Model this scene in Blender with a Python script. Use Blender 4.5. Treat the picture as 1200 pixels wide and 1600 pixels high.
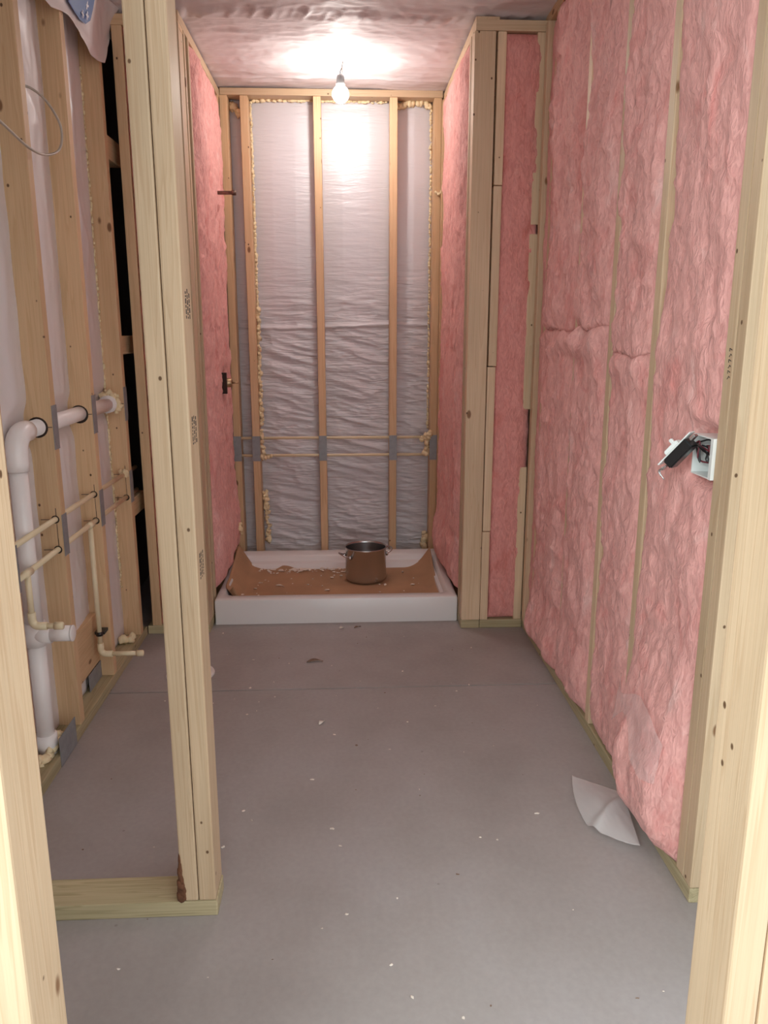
import bpy, bmesh, math, random
import numpy as np
from mathutils import Vector, Matrix

for o in list(bpy.data.objects):
    bpy.data.objects.remove(o)
scene = bpy.context.scene
COL = scene.collection
rng = random.Random(7)

# ------------------------------------------------------------------ camera
cam_d = bpy.data.cameras.new('camera')
cam = bpy.data.objects.new('camera', cam_d)
COL.objects.link(cam)
cam.location = (0, 0, 1.28)
cam.rotation_euler = (math.radians(90 - 13.0), 0, math.radians(-2.85))
cam_d.sensor_fit = 'AUTO'
cam_d.sensor_width = 36.0
cam_d.lens = 1225 * 36.0 / 1600
cam_d.clip_start = 0.05
scene.camera = cam

# ------------------------------------------------------------------ world
world = bpy.data.worlds.new('world')
scene.world = world
world.use_nodes = True
bgn = world.node_tree.nodes['Background']
bgn.inputs[0].default_value = (0.93, 0.985, 1.0, 1)
bgn.inputs[1].default_value = 2.3

# ------------------------------------------------------------------ lamp of the adjoining room
al = bpy.data.lights.new('adjoining_room_light', 'AREA')
al.shape = 'RECTANGLE'
al.size = 0.7
al.size_y = 0.5
al.energy = 32
al.color = (0.85, 1.0, 1.0)
alo = bpy.data.objects.new('adjoining_room_light', al)
COL.objects.link(alo)
alo.location = (-1.05, -0.55, 1.95)
d = Vector((0.5, 1.1, 0.6)) - Vector(alo.location)
alo.rotation_euler = d.to_track_quat('-Z', 'Y').to_euler()

BULB_STRENGTH = 215.0

# ------------------------------------------------------------------ exposure
vs = scene.view_settings
vs.view_transform = 'Standard'
vs.look = 'None'
vs.gamma = 1
vs.use_curve_mapping = False
vs.exposure = 0.0
scene.cycles.max_bounces = 14
scene.cycles.diffuse_bounces = 8
scene.cycles.transparent_max_bounces = 12

# ------------------------------------------------------------------ noise (numpy)
def _h(ix, iy, seed):
    n = (ix.astype(np.int64) * 374761393 + iy.astype(np.int64) * 668265263 + seed * 1442695041) & 0x7fffffff
    n = ((n ^ (n >> 13)) * 1274126177) & 0x7fffffff
    n = (n ^ (n >> 16)) & 0xffff
    return n / 32767.5 - 1.0

def vnoise(x, y, seed=0):
    x = np.asarray(x, float); y = np.asarray(y, float)
    x0 = np.floor(x); y0 = np.floor(y)
    fx = x - x0; fy = y - y0
    fx = fx * fx * fx * (fx * (fx * 6 - 15) + 10); fy = fy * fy * fy * (fy * (fy * 6 - 15) + 10)
    a = _h(x0, y0, seed); b = _h(x0 + 1, y0, seed); c = _h(x0, y0 + 1, seed); d_ = _h(x0 + 1, y0 + 1, seed)
    return (a * (1 - fx) + b * fx) * (1 - fy) + (c * (1 - fx) + d_ * fx) * fy

def fbm(x, y, seed=0, octv=4, gain=0.5):
    s = 0; a = 1.0; t = 0
    for i in range(octv):
        s = s + a * vnoise(x * 2 ** i + 13.7 * i, y * 2 ** i - 7.3 * i, seed + i * 17)
        t += a; a *= gain
    return s / t

def ridge(x, y, seed=0, octv=3, gain=0.5):
    s = 0; a = 1.0; t = 0
    for i in range(octv):
        s = s + a * (1 - np.abs(vnoise(x * 2 ** i + 3.1 * i, y * 2 ** i + 5.9 * i, seed + 31 * i)) * 2)
        t += a; a *= gain
    return s / t

# ------------------------------------------------------------------ object helpers (all coordinates are world coordinates)
W = {}

def _parent(o, parent, world_m):
    W[o] = world_m
    if parent is not None:
        o.parent = parent
        o.matrix_parent_inverse = W[parent].inverted()
    o.matrix_basis = world_m

def tag(o, label=None, cat=None, group=None, kind=None):
    if label: o['label'] = label
    if cat: o['category'] = cat
    if group: o['group'] = group
    if kind: o['kind'] = kind
    return o

def empty(name, loc, label=None, cat=None, group=None, kind=None):
    o = bpy.data.objects.new(name, None)
    o.empty_display_size = 0.05
    COL.objects.link(o)
    _parent(o, None, Matrix.Translation(loc))
    return tag(o, label, cat, group, kind)

def mesh_obj(name, verts, faces, mat, parent=None, origin=None, smooth=False):
    """verts in world coordinates; origin = object origin (defaults to base centre)."""
    V = np.asarray(verts, float)
    if origin is None:
        lo = V.min(0); hi = V.max(0)
        origin = ((lo[0] + hi[0]) / 2, (lo[1] + hi[1]) / 2, lo[2])
    L = V - np.asarray(origin, float)
    me = bpy.data.meshes.new(name)
    if isinstance(faces, np.ndarray):
        me.from_pydata(L.tolist(), [], faces.tolist())
    else:
        me.from_pydata(L.tolist(), [], faces)
    me.update()
    bm = bmesh.new(); bm.from_mesh(me)
    bmesh.ops.recalc_face_normals(bm, faces=bm.faces)
    bm.to_mesh(me); bm.free()
    if smooth:
        me.polygons.foreach_set('use_smooth', [True] * len(me.polygons))
    me.materials.append(mat)
    o = bpy.data.objects.new(name, me)
    COL.objects.link(o)
    _parent(o, parent, Matrix.Translation(origin))
    return o

def sheet_obj(name, verts, faces, mat, parent=None, origin=None, smooth=True, thick=0.0006):
    """open surface given a real thickness."""
    V = np.asarray(verts, float)
    if origin is None:
        lo = V.min(0); hi = V.max(0)
        origin = ((lo[0] + hi[0]) / 2, (lo[1] + hi[1]) / 2, lo[2])
    L = V - np.asarray(origin, float)
    me = bpy.data.meshes.new(name)
    me.from_pydata(L.tolist(), [], np.asarray(faces).tolist())
    me.update()
    if smooth:
        me.polygons.foreach_set('use_smooth', [True] * len(me.polygons))
    me.materials.append(mat)
    o = bpy.data.objects.new(name, me)
    COL.objects.link(o)
    _parent(o, parent, Matrix.Translation(origin))
    m = o.modifiers.new('thickness', 'SOLIDIFY')
    m.thickness = thick
    m.offset = 0
    return o

def board(name, lo, hi, axis, mat, parent=None, bevel=0.003, tilt=None):
    """a piece of lumber between two corners; the grain runs along axis. Local z is the length."""
    lo = Vector(lo); hi = Vector(hi)
    c = (lo + hi) / 2
    s = hi - lo
    i = 'xyz'.index(axis)
    if i == 2:
        dims = (s.x, s.y, s.z); R = Matrix.Identity(4)
    elif i == 0:
        dims = (s.z, s.y, s.x); R = Matrix.Rotation(math.pi / 2, 4, 'Y')
    else:
        dims = (s.x, s.z, s.y); R = Matrix.Rotation(-math.pi / 2, 4, 'X')
    bm = bmesh.new()
    bmesh.ops.create_cube(bm, size=1)
    for v in bm.verts:
        v.co = Vector((v.co.x * dims[0], v.co.y * dims[1], v.co.z * dims[2]))
    if bevel:
        bmesh.ops.bevel(bm, geom=list(bm.edges), offset=min(bevel, min(dims) * 0.3), segments=2, affect='EDGES', profile=0.6)
    me = bpy.data.meshes.new(name)
    bm.to_mesh(me); bm.free()
    me.materials.append(mat)
    o = bpy.data.objects.new(name, me)
    COL.objects.link(o)
    M = Matrix.Translation(c)
    if tilt:
        M = M @ Matrix.Rotation(tilt[0], 4, tilt[1])
    _parent(o, parent, M @ R)
    return o

def box_vf(lo, hi):
    x0, y0, z0 = lo; x1, y1, z1 = hi
    v = [(x0, y0, z0), (x1, y0, z0), (x1, y1, z0), (x0, y1, z0), (x0, y0, z1), (x1, y0, z1), (x1, y1, z1), (x0, y1, z1)]
    f = [(0, 3, 2, 1), (4, 5, 6, 7), (0, 1, 5, 4), (1, 2, 6, 5), (2, 3, 7, 6), (3, 0, 4, 7)]
    return v, f

class MB:
    def __init__(self): self.v = []; self.f = []
    def add(self, v, f):
        n = len(self.v)
        self.v += [tuple(p) for p in v]
        self.f += [tuple(i + n for i in q) for q in f]
        return self
    def box(self, lo, hi): return self.add(*box_vf(lo, hi))
    def tube(self, pts, r, seg=16, caps=True): return self.add(*tube_vf(pts, r, seg, caps))
    def lathe(self, prof, c, seg=40): return self.add(*lathe_vf(prof, c, seg))
    def build(self, name, mat, parent=None, smooth=False, origin=None):
        return mesh_obj(name, self.v, self.f, mat, parent, origin, smooth)

def tube_vf(pts, r, seg=16, caps=True):
    P = [Vector(p) for p in pts]
    n = len(P)
    rr = r if hasattr(r, '__len__') else [r] * n
    T = []
    for i in range(n):
        a = P[max(0, i - 1)]; b = P[min(n - 1, i + 1)]
        T.append((b - a).normalized())
    up = Vector((0, 0, 1)) if abs(T[0].z) < 0.9 else Vector((1, 0, 0))
    N = T[0].cross(up).normalized()
    v = []; f = []
    for i in range(n):
        if i > 0:
            N = (N - T[i] * N.dot(T[i]))
            N = N.normalized() if N.length > 1e-6 else T[i].orthogonal().normalized()
        B = T[i].cross(N)
        for k in range(seg):
            a = 2 * math.pi * k / seg
            v.append(tuple(P[i] + (N * math.cos(a) + B * math.sin(a)) * rr[i]))
    for i in range(n - 1):
        for k in range(seg):
            k2 = (k + 1) % seg
            f.append((i * seg + k, i * seg + k2, (i + 1) * seg + k2, (i + 1) * seg + k))
    if caps:
        f.append(tuple(range(seg - 1, -1, -1)))
        f.append(tuple((n - 1) * seg + k for k in range(seg)))
    return v, f

def lathe_vf(prof, c, seg=40):
    v = []; f = []
    m = len(prof)
    for k in range(seg):
        a = 2 * math.pi * k / seg
        for (r, z) in prof:
            v.append((c[0] + r * math.cos(a), c[1] + r * math.sin(a), c[2] + z))
    for k in range(seg):
        k2 = (k + 1) % seg
        for i in range(m - 1):
            f.append((k * m + i, k2 * m + i, k2 * m + i + 1, k * m + i + 1))
    return v, f

def smooth_path(pts, n=6):
    """Catmull-Rom."""
    P = [Vector(p) for p in pts]
    P = [P[0] * 2 - P[1]] + P + [P[-1] * 2 - P[-2]]
    out = []
    for i in range(1, len(P) - 2):
        for k in range(n):
            t = k / n
            out.append(0.5 * ((2 * P[i]) + (P[i + 1] - P[i - 1]) * t + (2 * P[i - 1] - 5 * P[i] + 4 * P[i + 1] - P[i + 2]) * t * t + (-P[i - 1] + 3 * P[i] - 3 * P[i + 1] + P[i + 2]) * t ** 3))
    out.append(P[-2])
    return out

def grid_faces(nu, nv):
    i = np.arange(nu - 1)[:, None]; j = np.arange(nv - 1)[None, :]
    a = (i * nv + j).ravel()
    return np.stack([a, a + nv, a + nv + 1, a + 1], 1)

_ico = None
def blob_vf(c, r, seed, sub=2, squash=(1, 1, 1), rough=0.3):
    global _ico
    if _ico is None:
        _ico = {}
    if sub not in _ico:
        bm = bmesh.new(); bmesh.ops.create_icosphere(bm, subdivisions=sub, radius=1)
        bm.verts.ensure_lookup_table()
        _ico[sub] = (np.array([v.co[:] for v in bm.verts]), [tuple(v.index for v in f.verts) for f in bm.faces])
        bm.free()
    V, F = _ico[sub]
    n = 1 + rough * vnoise(V[:, 0] * 1.7 + V[:, 2] * 1.1 + seed * 3.3, V[:, 1] * 1.7 - V[:, 2] * 0.9 + seed, seed)
    return (V * n[:, None] * r * np.array(squash) + np.array(c)).tolist(), F

# ------------------------------------------------------------------ materials
def new_mat(name):
    m = bpy.data.materials.new(name)
    m.use_nodes = True
    nt = m.node_tree
    return m, nt, nt.nodes['Principled BSDF']

def N(nt, t, **kw):
    n = nt.nodes.new(t)
    for k, v in kw.items():
        setattr(n, k, v)
    return n

def ramp(nt, stops):
    r = N(nt, 'ShaderNodeValToRGB')
    e = r.color_ramp.elements
    while len(e) < len(stops): e.new(0.5)
    for i, (p, c) in enumerate(stops):
        e[i].position = p
        e[i].color = (*c, 1) if len(c) == 3 else c
    return r

def mixc(nt, fac, a, b, blend='MIX'):
    m = N(nt, 'ShaderNodeMix', data_type='RGBA', blend_type=blend)
    for sock, val in ((m.inputs[0], fac), (m.inputs[6], a), (m.inputs[7], b)):
        if isinstance(val, bpy.types.NodeSocket): nt.links.new(val, sock)
        elif isinstance(val, (int, float)): sock.default_value = val
        else: sock.default_value = (*val, 1)
    return m.outputs[2]

def math_n(nt, op, a, b=None):
    m = N(nt, 'ShaderNodeMath', operation=op)
    for i, val in enumerate((a, b)):
        if val is None: continue
        if isinstance(val, bpy.types.NodeSocket): nt.links.new(val, m.inputs[i])
        else: m.inputs[i].default_value = val
    return m.outputs[0]

def wood_mat(name, light, mid, dark, rough=0.5, knots=True, spec=0.35):
    m, nt, p = new_mat(name)
    L = nt.links.new
    tc = N(nt, 'ShaderNodeTexCoord'); oi = N(nt, 'ShaderNodeObjectInfo')
    off = N(nt, 'ShaderNodeVectorMath', operation='SCALE')
    comb = N(nt, 'ShaderNodeCombineXYZ')
    L(oi.outputs['Random'], comb.inputs[0]); L(oi.outputs['Random'], comb.inputs[1]); L(oi.outputs['Random'], comb.inputs[2])
    L(comb.outputs[0], off.inputs[0]); off.inputs['Scale'].default_value = 7.3
    add = N(nt, 'ShaderNodeVectorMath', operation='ADD')
    L(tc.outputs['Object'], add.inputs[0]); L(off.outputs[0], add.inputs[1])
    def mapped(scale):
        mp = N(nt, 'ShaderNodeMapping'); mp.inputs['Scale'].default_value = scale
        L(add.outputs[0], mp.inputs['Vector']); return mp.outputs[0]
    # growth rings stretched along the length
    n1 = N(nt, 'ShaderNodeTexNoise'); n1.inputs['Scale'].default_value = 1; n1.inputs['Detail'].default_value = 3
    n1.inputs['Distortion'].default_value = 0.6
    L(mapped((26, 26, 0.75)), n1.inputs['Vector'])
    rg = N(nt, 'ShaderNodeMath', operation='MULTIPLY'); L(n1.outputs[0], rg.inputs[0]); rg.inputs[1].default_value = 9
    sn = math_n(nt, 'FRACT', rg.outputs[0])
    r1 = ramp(nt, [(0.0, light), (0.62, tuple(l * 0.62 + q * 0.38 for l, q in zip(light, mid))), (0.9, mid), (1.0, light)])
    L(sn, r1.inputs[0])
    # fine fibre
    n2 = N(nt, 'ShaderNodeTexNoise'); n2.inputs['Scale'].default_value = 1; n2.inputs['Detail'].default_value = 4
    L(mapped((330, 330, 6)), n2.inputs['Vector'])
    r2 = ramp(nt, [(0.3, (0.92, 0.91, 0.90)), (0.7, (1.03, 1.03, 1.03))]); L(n2.outputs[0], r2.inputs[0])
    c = mixc(nt, 1.0, r1.outputs[0], r2.outputs[0], 'MULTIPLY')
    # broad tone
    n3 = N(nt, 'ShaderNodeTexNoise'); n3.inputs['Scale'].default_value = 1; n3.inputs['Detail'].default_value = 2
    L(mapped((7, 7, 1.3)), n3.inputs['Vector'])
    r3 = ramp(nt, [(0.3, (0.86, 0.85, 0.83)), (0.7, (1.06, 1.06, 1.06))]); L(n3.outputs[0], r3.inputs[0])
    c = mixc(nt, 1.0, c, r3.outputs[0], 'MULTIPLY')
    # per-board tone
    rb = ramp(nt, [(0.0, (0.93, 0.92, 0.90)), (1.0, (1.05, 1.04, 1.02))]); L(oi.outputs['Random'], rb.inputs[0])
    c = mixc(nt, 1.0, c, rb.outputs[0], 'MULTIPLY')
    if knots:
        for sc, thr, soft, colr in (((9, 9, 4.6), 0.065, 0.095, dark), ((17, 17, 13), 0.05, 0.07, tuple(q * 0.5 for q in dark))):
            vo = N(nt, 'ShaderNodeTexVoronoi'); vo.inputs['Scale'].default_value = 1
            L(mapped(sc), vo.inputs['Vector'])
            rk = ramp(nt, [(0.0, (1, 1, 1)), (thr, (0.9, 0.9, 0.9)), (soft, (0, 0, 0))]); L(vo.outputs['Distance'], rk.inputs[0])
            c = mixc(nt, rk.outputs[0], c, colr)
    L(c, p.inputs['Base Color'])
    p.inputs['Roughness'].default_value = rough
    p.inputs['Specular IOR Level'].default_value = spec
    b = N(nt, 'ShaderNodeBump'); b.inputs['Strength'].default_value = 0.18; b.inputs['Distance'].default_value = 0.002
    L(n2.outputs[0], b.inputs['Height']); L(b.outputs[0], p.inputs['Normal'])
    return m

M = {}
M['pine'] = wood_mat('pine', (0.68, 0.475, 0.29), (0.61, 0.405, 0.235), (0.17, 0.075, 0.03))
M['pine_pale'] = wood_mat('pine_pale', (0.61, 0.462, 0.312), (0.545, 0.39, 0.25), (0.20, 0.09, 0.035))
M['pine_lit'] = wood_mat('pine_lightened', (0.75, 0.58, 0.40), (0.68, 0.50, 0.325), (0.22, 0.10, 0.04))  # pine copy lightened so right wall and wing boards look better lit
M['treated'] = wood_mat('treated_pine', (0.50, 0.425, 0.27), (0.38, 0.325, 0.19), (0.13, 0.08, 0.03))

def simple(name, col, rough=0.5, metal=0.0, spec=0.5, bump=None, var=None, **kw):
    m, nt, p = new_mat(name)
    L = nt.links.new
    p.inputs['Base Color'].default_value = (*col, 1)
    p.inputs['Roughness'].default_value = rough
    p.inputs['Metallic'].default_value = metal
    p.inputs['Specular IOR Level'].default_value = spec
    tc = N(nt, 'ShaderNodeTexCoord')
    n = N(nt, 'ShaderNodeTexNoise'); n.inputs['Detail'].default_value = 4
    n.inputs['Scale'].default_value = (bump[0] if bump else (var[0] if var else 20))
    L(tc.outputs['Object'], n.inputs['Vector'])
    v = var or (20, 0.06)
    r = ramp(nt, [(0.3, tuple(c * (1 - v[1]) for c in col)), (0.7, tuple(min(1, c * (1 + v[1])) for c in col))])
    if bump and var:
        nv = N(nt, 'ShaderNodeTexNoise'); nv.inputs['Scale'].default_value = var[0]; nv.inputs['Detail'].default_value = 4
        L(tc.outputs['Object'], nv.inputs['Vector']); L(nv.outputs[0], r.inputs[0])
    else:
        L(n.outputs[0], r.inputs[0])
    L(r.outputs[0], p.inputs['Base Color'])
    if bump:
        b = N(nt, 'ShaderNodeBump'); b.inputs['Strength'].default_value = bump[1]; b.inputs['Distance'].default_value = bump[2]
        L(n.outputs[0], b.inputs['Height']); L(b.outputs[0], p.inputs['Normal'])
    for k, val in kw.items():
        p.inputs[k].default_value = val
    return m

def batt_mat(name, base, deep, pale):
    m, nt, p = new_mat(name)
    L = nt.links.new
    tc = N(nt, 'ShaderNodeTexCoord')
    mp = N(nt, 'ShaderNodeMapping'); mp.inputs['Scale'].default_value = (9, 9, 4.5); L(tc.outputs['Object'], mp.inputs['Vector'])
    n1 = N(nt, 'ShaderNodeTexNoise'); n1.inputs['Scale'].default_value = 1; n1.inputs['Detail'].default_value = 5; n1.inputs['Roughness'].default_value = 0.62; n1.inputs['Distortion'].default_value = 0.8
    L(mp.outputs[0], n1.inputs['Vector'])
    r1 = ramp(nt, [(0.25, deep), (0.46, base), (0.58, base), (0.76, pale)]); L(n1.outputs[0], r1.inputs[0])
    mp2 = N(nt, 'ShaderNodeMapping'); mp2.inputs['Scale'].default_value = (70, 70, 26); L(tc.outputs['Object'], mp2.inputs['Vector'])
    n2 = N(nt, 'ShaderNodeTexNoise'); n2.inputs['Scale'].default_value = 1; n2.inputs['Detail'].default_value = 5; n2.inputs['Distortion'].default_value = 1.6
    L(mp2.outputs[0], n2.inputs['Vector'])
    r2 = ramp(nt, [(0.3, (0.84, 0.78, 0.78)), (0.65, (1.05, 1.06, 1.06))]); L(n2.outputs[0], r2.inputs[0])
    c = mixc(nt, 1.0, r1.outputs[0], r2.outputs[0], 'MULTIPLY')
    L(c, p.inputs['Base Color'])
    p.inputs['Roughness'].default_value = 0.75
    p.inputs['Specular IOR Level'].default_value = 0.25
    p.inputs['Sheen Weight'].default_value = 0.15
    p.inputs['Sheen Tint'].default_value = (1, 0.8, 0.8, 1)
    b = N(nt, 'ShaderNodeBump'); b.inputs['Strength'].default_value = 0.75; b.inputs['Distance'].default_value = 0.007
    L(n2.outputs[0], b.inputs['Height']); L(b.outputs[0], p.inputs['Normal'])
    return m

M['batt'] = batt_mat('pink_fibreglass', (0.79, 0.405, 0.37), (0.70, 0.25, 0.225), (0.86, 0.57, 0.53))
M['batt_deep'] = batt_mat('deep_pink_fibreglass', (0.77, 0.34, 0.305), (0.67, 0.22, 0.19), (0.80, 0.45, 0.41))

def poly_mat(name, col, rough, clear, bscale=(14, 14, 90), bstr=0.35, bdist=0.004, spec=0.6, smooth_above=None, metal=0.0):
    m, nt, p = new_mat(name)
    L = nt.links.new
    p.inputs['Base Color'].default_value = (*col, 1)
    p.inputs['Roughness'].default_value = rough
    p.inputs['Specular IOR Level'].default_value = spec
    tc = N(nt, 'ShaderNodeTexCoord')
    mp = N(nt, 'ShaderNodeMapping'); mp.inputs['Scale'].default_value = bscale; L(tc.outputs['Object'], mp.inputs['Vector'])
    n = N(nt, 'ShaderNodeTexNoise'); n.inputs['Scale'].default_value = 1; n.inputs['Detail'].default_value = 3; n.inputs['Distortion'].default_value = 0.8
    L(mp.outputs[0], n.inputs['Vector'])
    b = N(nt, 'ShaderNodeBump'); b.inputs['Strength'].default_value = bstr; b.inputs['Distance'].default_value = bdist
    L(n.outputs[0], b.inputs['Height']); L(b.outputs[0], p.inputs['Normal'])
    p.inputs['Metallic'].default_value = metal
    if smooth_above:      # the sheet is pulled tight higher up
        sx = N(nt, 'ShaderNodeSeparateXYZ'); L(tc.outputs['Object'], sx.inputs[0])
        mr = N(nt, 'ShaderNodeMapRange'); mr.inputs[1].default_value = smooth_above - 0.3; mr.inputs[2].default_value = smooth_above + 0.25
        mr.inputs[3].default_value = bstr; mr.inputs[4].default_value = bstr * 0.22
        L(sx.outputs[2], mr.inputs[0]); L(mr.outputs[0], b.inputs['Strength'])
    out = nt.nodes['Material Output']
    tl = N(nt, 'ShaderNodeBsdfTranslucent'); tl.inputs[0].default_value = (*col, 1)
    mx0 = N(nt, 'ShaderNodeMixShader'); mx0.inputs[0].default_value = 0.18
    L(p.outputs[0], mx0.inputs[1]); L(tl.outputs[0], mx0.inputs[2])
    tr = N(nt, 'ShaderNodeBsdfTransparent')
    mx = N(nt, 'ShaderNodeMixShader'); mx.inputs[0].default_value = clear
    L(mx0.outputs[0], mx.inputs[1]); L(tr.outputs[0], mx.inputs[2]); L(mx.outputs[0], out.inputs['Surface'])
    return m

M['poly_back'] = poly_mat('milky_polythene', (0.78, 0.755, 0.785), 0.36, 0.05, bscale=(8, 8, 70), bstr=0.9, bdist=0.014, spec=0.7, smooth_above=1.40, metal=0.08)
M['poly_left'] = poly_mat('white_polythene', (0.87, 0.82, 0.81), 0.35, 0.04, bscale=(20, 20, 8))
M['poly_ceiling'] = poly_mat('clear_polythene', (0.85, 0.79, 0.80), 0.6, 0.14, bscale=(10, 22, 10), bstr=0.6, bdist=0.006, spec=0.3)
M['poly_scrap'] = poly_mat('scrap_polythene', (0.80, 0.76, 0.75), 0.35, 0.55, bscale=(20, 20, 20))
M['poly_thin'] = poly_mat('thin_facing', (0.85, 0.74, 0.73), 0.4, 0.84, bscale=(20, 20, 20))

# floor
def floor_mat():
    m, nt, p = new_mat('painted_subfloor')
    L = nt.links.new
    tc = N(nt, 'ShaderNodeTexCoord')
    n1 = N(nt, 'ShaderNodeTexNoise'); n1.inputs['Scale'].default_value = 2.2; n1.inputs['Detail'].default_value = 5; n1.inputs['Roughness'].default_value = 0.55
    L(tc.outputs['Object'], n1.inputs['Vector'])
    r1 = ramp(nt, [(0.3, (0.305, 0.272, 0.258)), (0.5, (0.352, 0.317, 0.302)), (0.7, (0.385, 0.352, 0.345))]); L(n1.outputs[0], r1.inputs[0])
    n2 = N(nt, 'ShaderNodeTexNoise'); n2.inputs['Scale'].default_value = 70; n2.inputs['Detail'].default_value = 4
    L(tc.outputs['Object'], n2.inputs['Vector'])
    r2 = ramp(nt, [(0.3, (0.95, 0.95, 0.95)), (0.7, (1.03, 1.03, 1.03))]); L(n2.outputs[0], r2.inputs[0])
    c = mixc(nt, 1.0, r1.outputs[0], r2.outputs[0], 'MULTIPLY')
    vo = N(nt, 'ShaderNodeTexVoronoi'); vo.inputs['Scale'].default_value = 6.5; L(tc.outputs['Object'], vo.inputs['Vector'])
    rk = ramp(nt, [(0.0, (0.55, 0.55, 0.55)), (0.022, (0.3, 0.3, 0.3)), (0.03, (0, 0, 0))]); L(vo.outputs['Distance'], rk.inputs[0])
    c = mixc(nt, rk.outputs[0], c, (0.14, 0.11, 0.10))
    L(c, p.inputs['Base Color'])
    n3 = N(nt, 'ShaderNodeTexNoise'); n3.inputs['Scale'].default_value = 5; n3.inputs['Detail'].default_value = 4
    L(tc.outputs['Object'], n3.inputs['Vector'])
    r3 = ramp(nt, [(0.3, (0.42,) * 3), (0.7, (0.58,) * 3)]); L(n3.outputs[0], r3.inputs[0]); L(r3.outputs[0], p.inputs['Roughness'])
    p.inputs['Specular IOR Level'].default_value = 0.4
    b = N(nt, 'ShaderNodeBump'); b.inputs['Strength'].default_value = 0.08; b.inputs['Distance'].default_value = 0.002
    L(n2.outputs[0], b.inputs['Height']); L(b.outputs[0], p.inputs['Normal'])
    return m
M['floor'] = floor_mat()
M['concrete'] = simple('foundation_concrete', (0.20, 0.19, 0.185), 0.9, bump=(30, 0.3, 0.004), var=(4, 0.15))
M['backing'] = simple('grey_backing', (0.50, 0.46, 0.47), 0.9, var=(5, 0.08))
M['pvc'] = simple('white_pvc', (0.82, 0.77, 0.75), 0.32, var=(8, 0.05))
M['cpvc'] = simple('cream_cpvc', (0.76, 0.65, 0.44), 0.38, var=(9, 0.05))
M['steel_plate'] = simple('galvanised_steel', (0.27, 0.275, 0.285), 0.5, metal=0.25, var=(40, 0.12), bump=(160, 0.1, 0.001))
M['hole'] = simple('drilled_hole', (0.03, 0.018, 0.012), 0.9)
M['pencil'] = simple('pencil_graphite', (0.07, 0.05, 0.045), 0.7)
M['ink'] = simple('black_ink', (0.035, 0.03, 0.03), 0.7)
M['foam'] = simple('cured_spray_foam', (0.80, 0.66, 0.42), 0.7, bump=(90, 0.5, 0.004), var=(14, 0.12))
M['pan'] = simple('white_acrylic', (0.74, 0.71, 0.70), 0.22, var=(3, 0.02))
M['cardboard'] = simple('brown_cardboard', (0.42, 0.245, 0.135), 0.8, bump=(60, 0.2, 0.002), var=(5, 0.12))
M['steel'] = simple('stainless_steel', (0.52, 0.52, 0.52), 0.25, metal=1.0, var=(6, 0.05), Anisotropic=0.5)
M['water'] = simple('dull_water', (0.05, 0.04, 0.035), 0.08)
M['brass'] = simple('aged_brass', (0.42, 0.29, 0.17), 0.4, metal=0.9, var=(60, 0.3))
M['dark_brass'] = simple('tarnished_brass', (0.17, 0.11, 0.085), 0.45, metal=0.6, var=(70, 0.4))
M['black_plastic'] = simple('black_plastic', (0.012, 0.012, 0.013), 0.28)
M['socket'] = simple('grey_socket', (0.10, 0.10, 0.10), 0.5)
M['white_plastic'] = simple('white_plastic', (0.80, 0.82, 0.80), 0.35)
M['wire_red'] = simple('red_wire', (0.16, 0.02, 0.03), 0.4)
M['cable'] = simple('cable_sheath', (0.42, 0.36, 0.30), 0.4)
M['blue_print'] = simple('blue_print', (0.05, 0.13, 0.36), 0.4)
M['pink_print'] = simple('pink_print', (0.75, 0.30, 0.25), 0.4)
M['white_print'] = simple('white_print', (0.75, 0.76, 0.82), 0.4)
M['crumb'] = simple('pale_crumbs', (0.75, 0.66, 0.58), 0.8, var=(30, 0.2))
M['bark'] = simple('bark', (0.13, 0.05, 0.022), 0.9, bump=(80, 0.8, 0.004), var=(40, 0.4))
M['brown_scrap'] = simple('brown_scrap', (0.20, 0.12, 0.08), 0.8)
m_, nt_, p_ = new_mat('glowing_bulb')
p_.inputs['Base Color'].default_value = (1, 1, 1, 1)
p_.inputs['Emission Color'].default_value = (1.0, 0.945, 0.885, 1)
p_.inputs['Emission Strength'].default_value = BULB_STRENGTH
M['bulb'] = m_

# ================================================================== THE SETTING
# key planes (metres): left wall face x=-0.863, right wall face x=0.775, wing walls y=3.24,
# alcove sides x=-0.595 and x=0.50, back studs y=4.21
XL, XR, YW, AL_, AR_, YB = -0.863, 0.775, 3.24, -0.595, 0.50, 4.21
S = 0.038; DP = 0.089
ZT = 2.40; ZC = 2.435
XL2 = XL - DP; XR2 = XR + DP

fl = empty('floor', (0, 1.5, -0.06), 'grey painted subfloor of two sheets with a thin joint', 'floor', kind='structure')
for (y0, y1) in ((-2.6, 2.6645), (2.6715, 4.6)):
    board('floor_panel', (-1.5, y0, -0.03), (1.7, y1, 0.0), 'y', M['floor'], fl, bevel=0.0015)
v, f = box_vf((-1.5, -2.6, -0.06), (1.7, 4.6, -0.031))
mesh_obj('slab', v, f, M['concrete'], fl)

# ---- ceiling: boards above, joists, pink batts and the polythene below
ce = empty('ceiling', (0, 2.5, 2.42), 'ceiling joists over the bathroom behind clear plastic', 'ceiling', kind='structure')
v, f = box_vf((-1.2, 0.6, 2.66), (1.3, 4.6, 2.70)); mesh_obj('deck', v, f, M['concrete'], ce)
for y in (1.6, 2.0, 2.4, 2.8, 3.2, 3.62, 4.02):
    board('joist', (-0.95, y - 0.019, 2.455), (0.86, y + 0.019, 2.64), 'x', M['pine'], ce)

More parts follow.
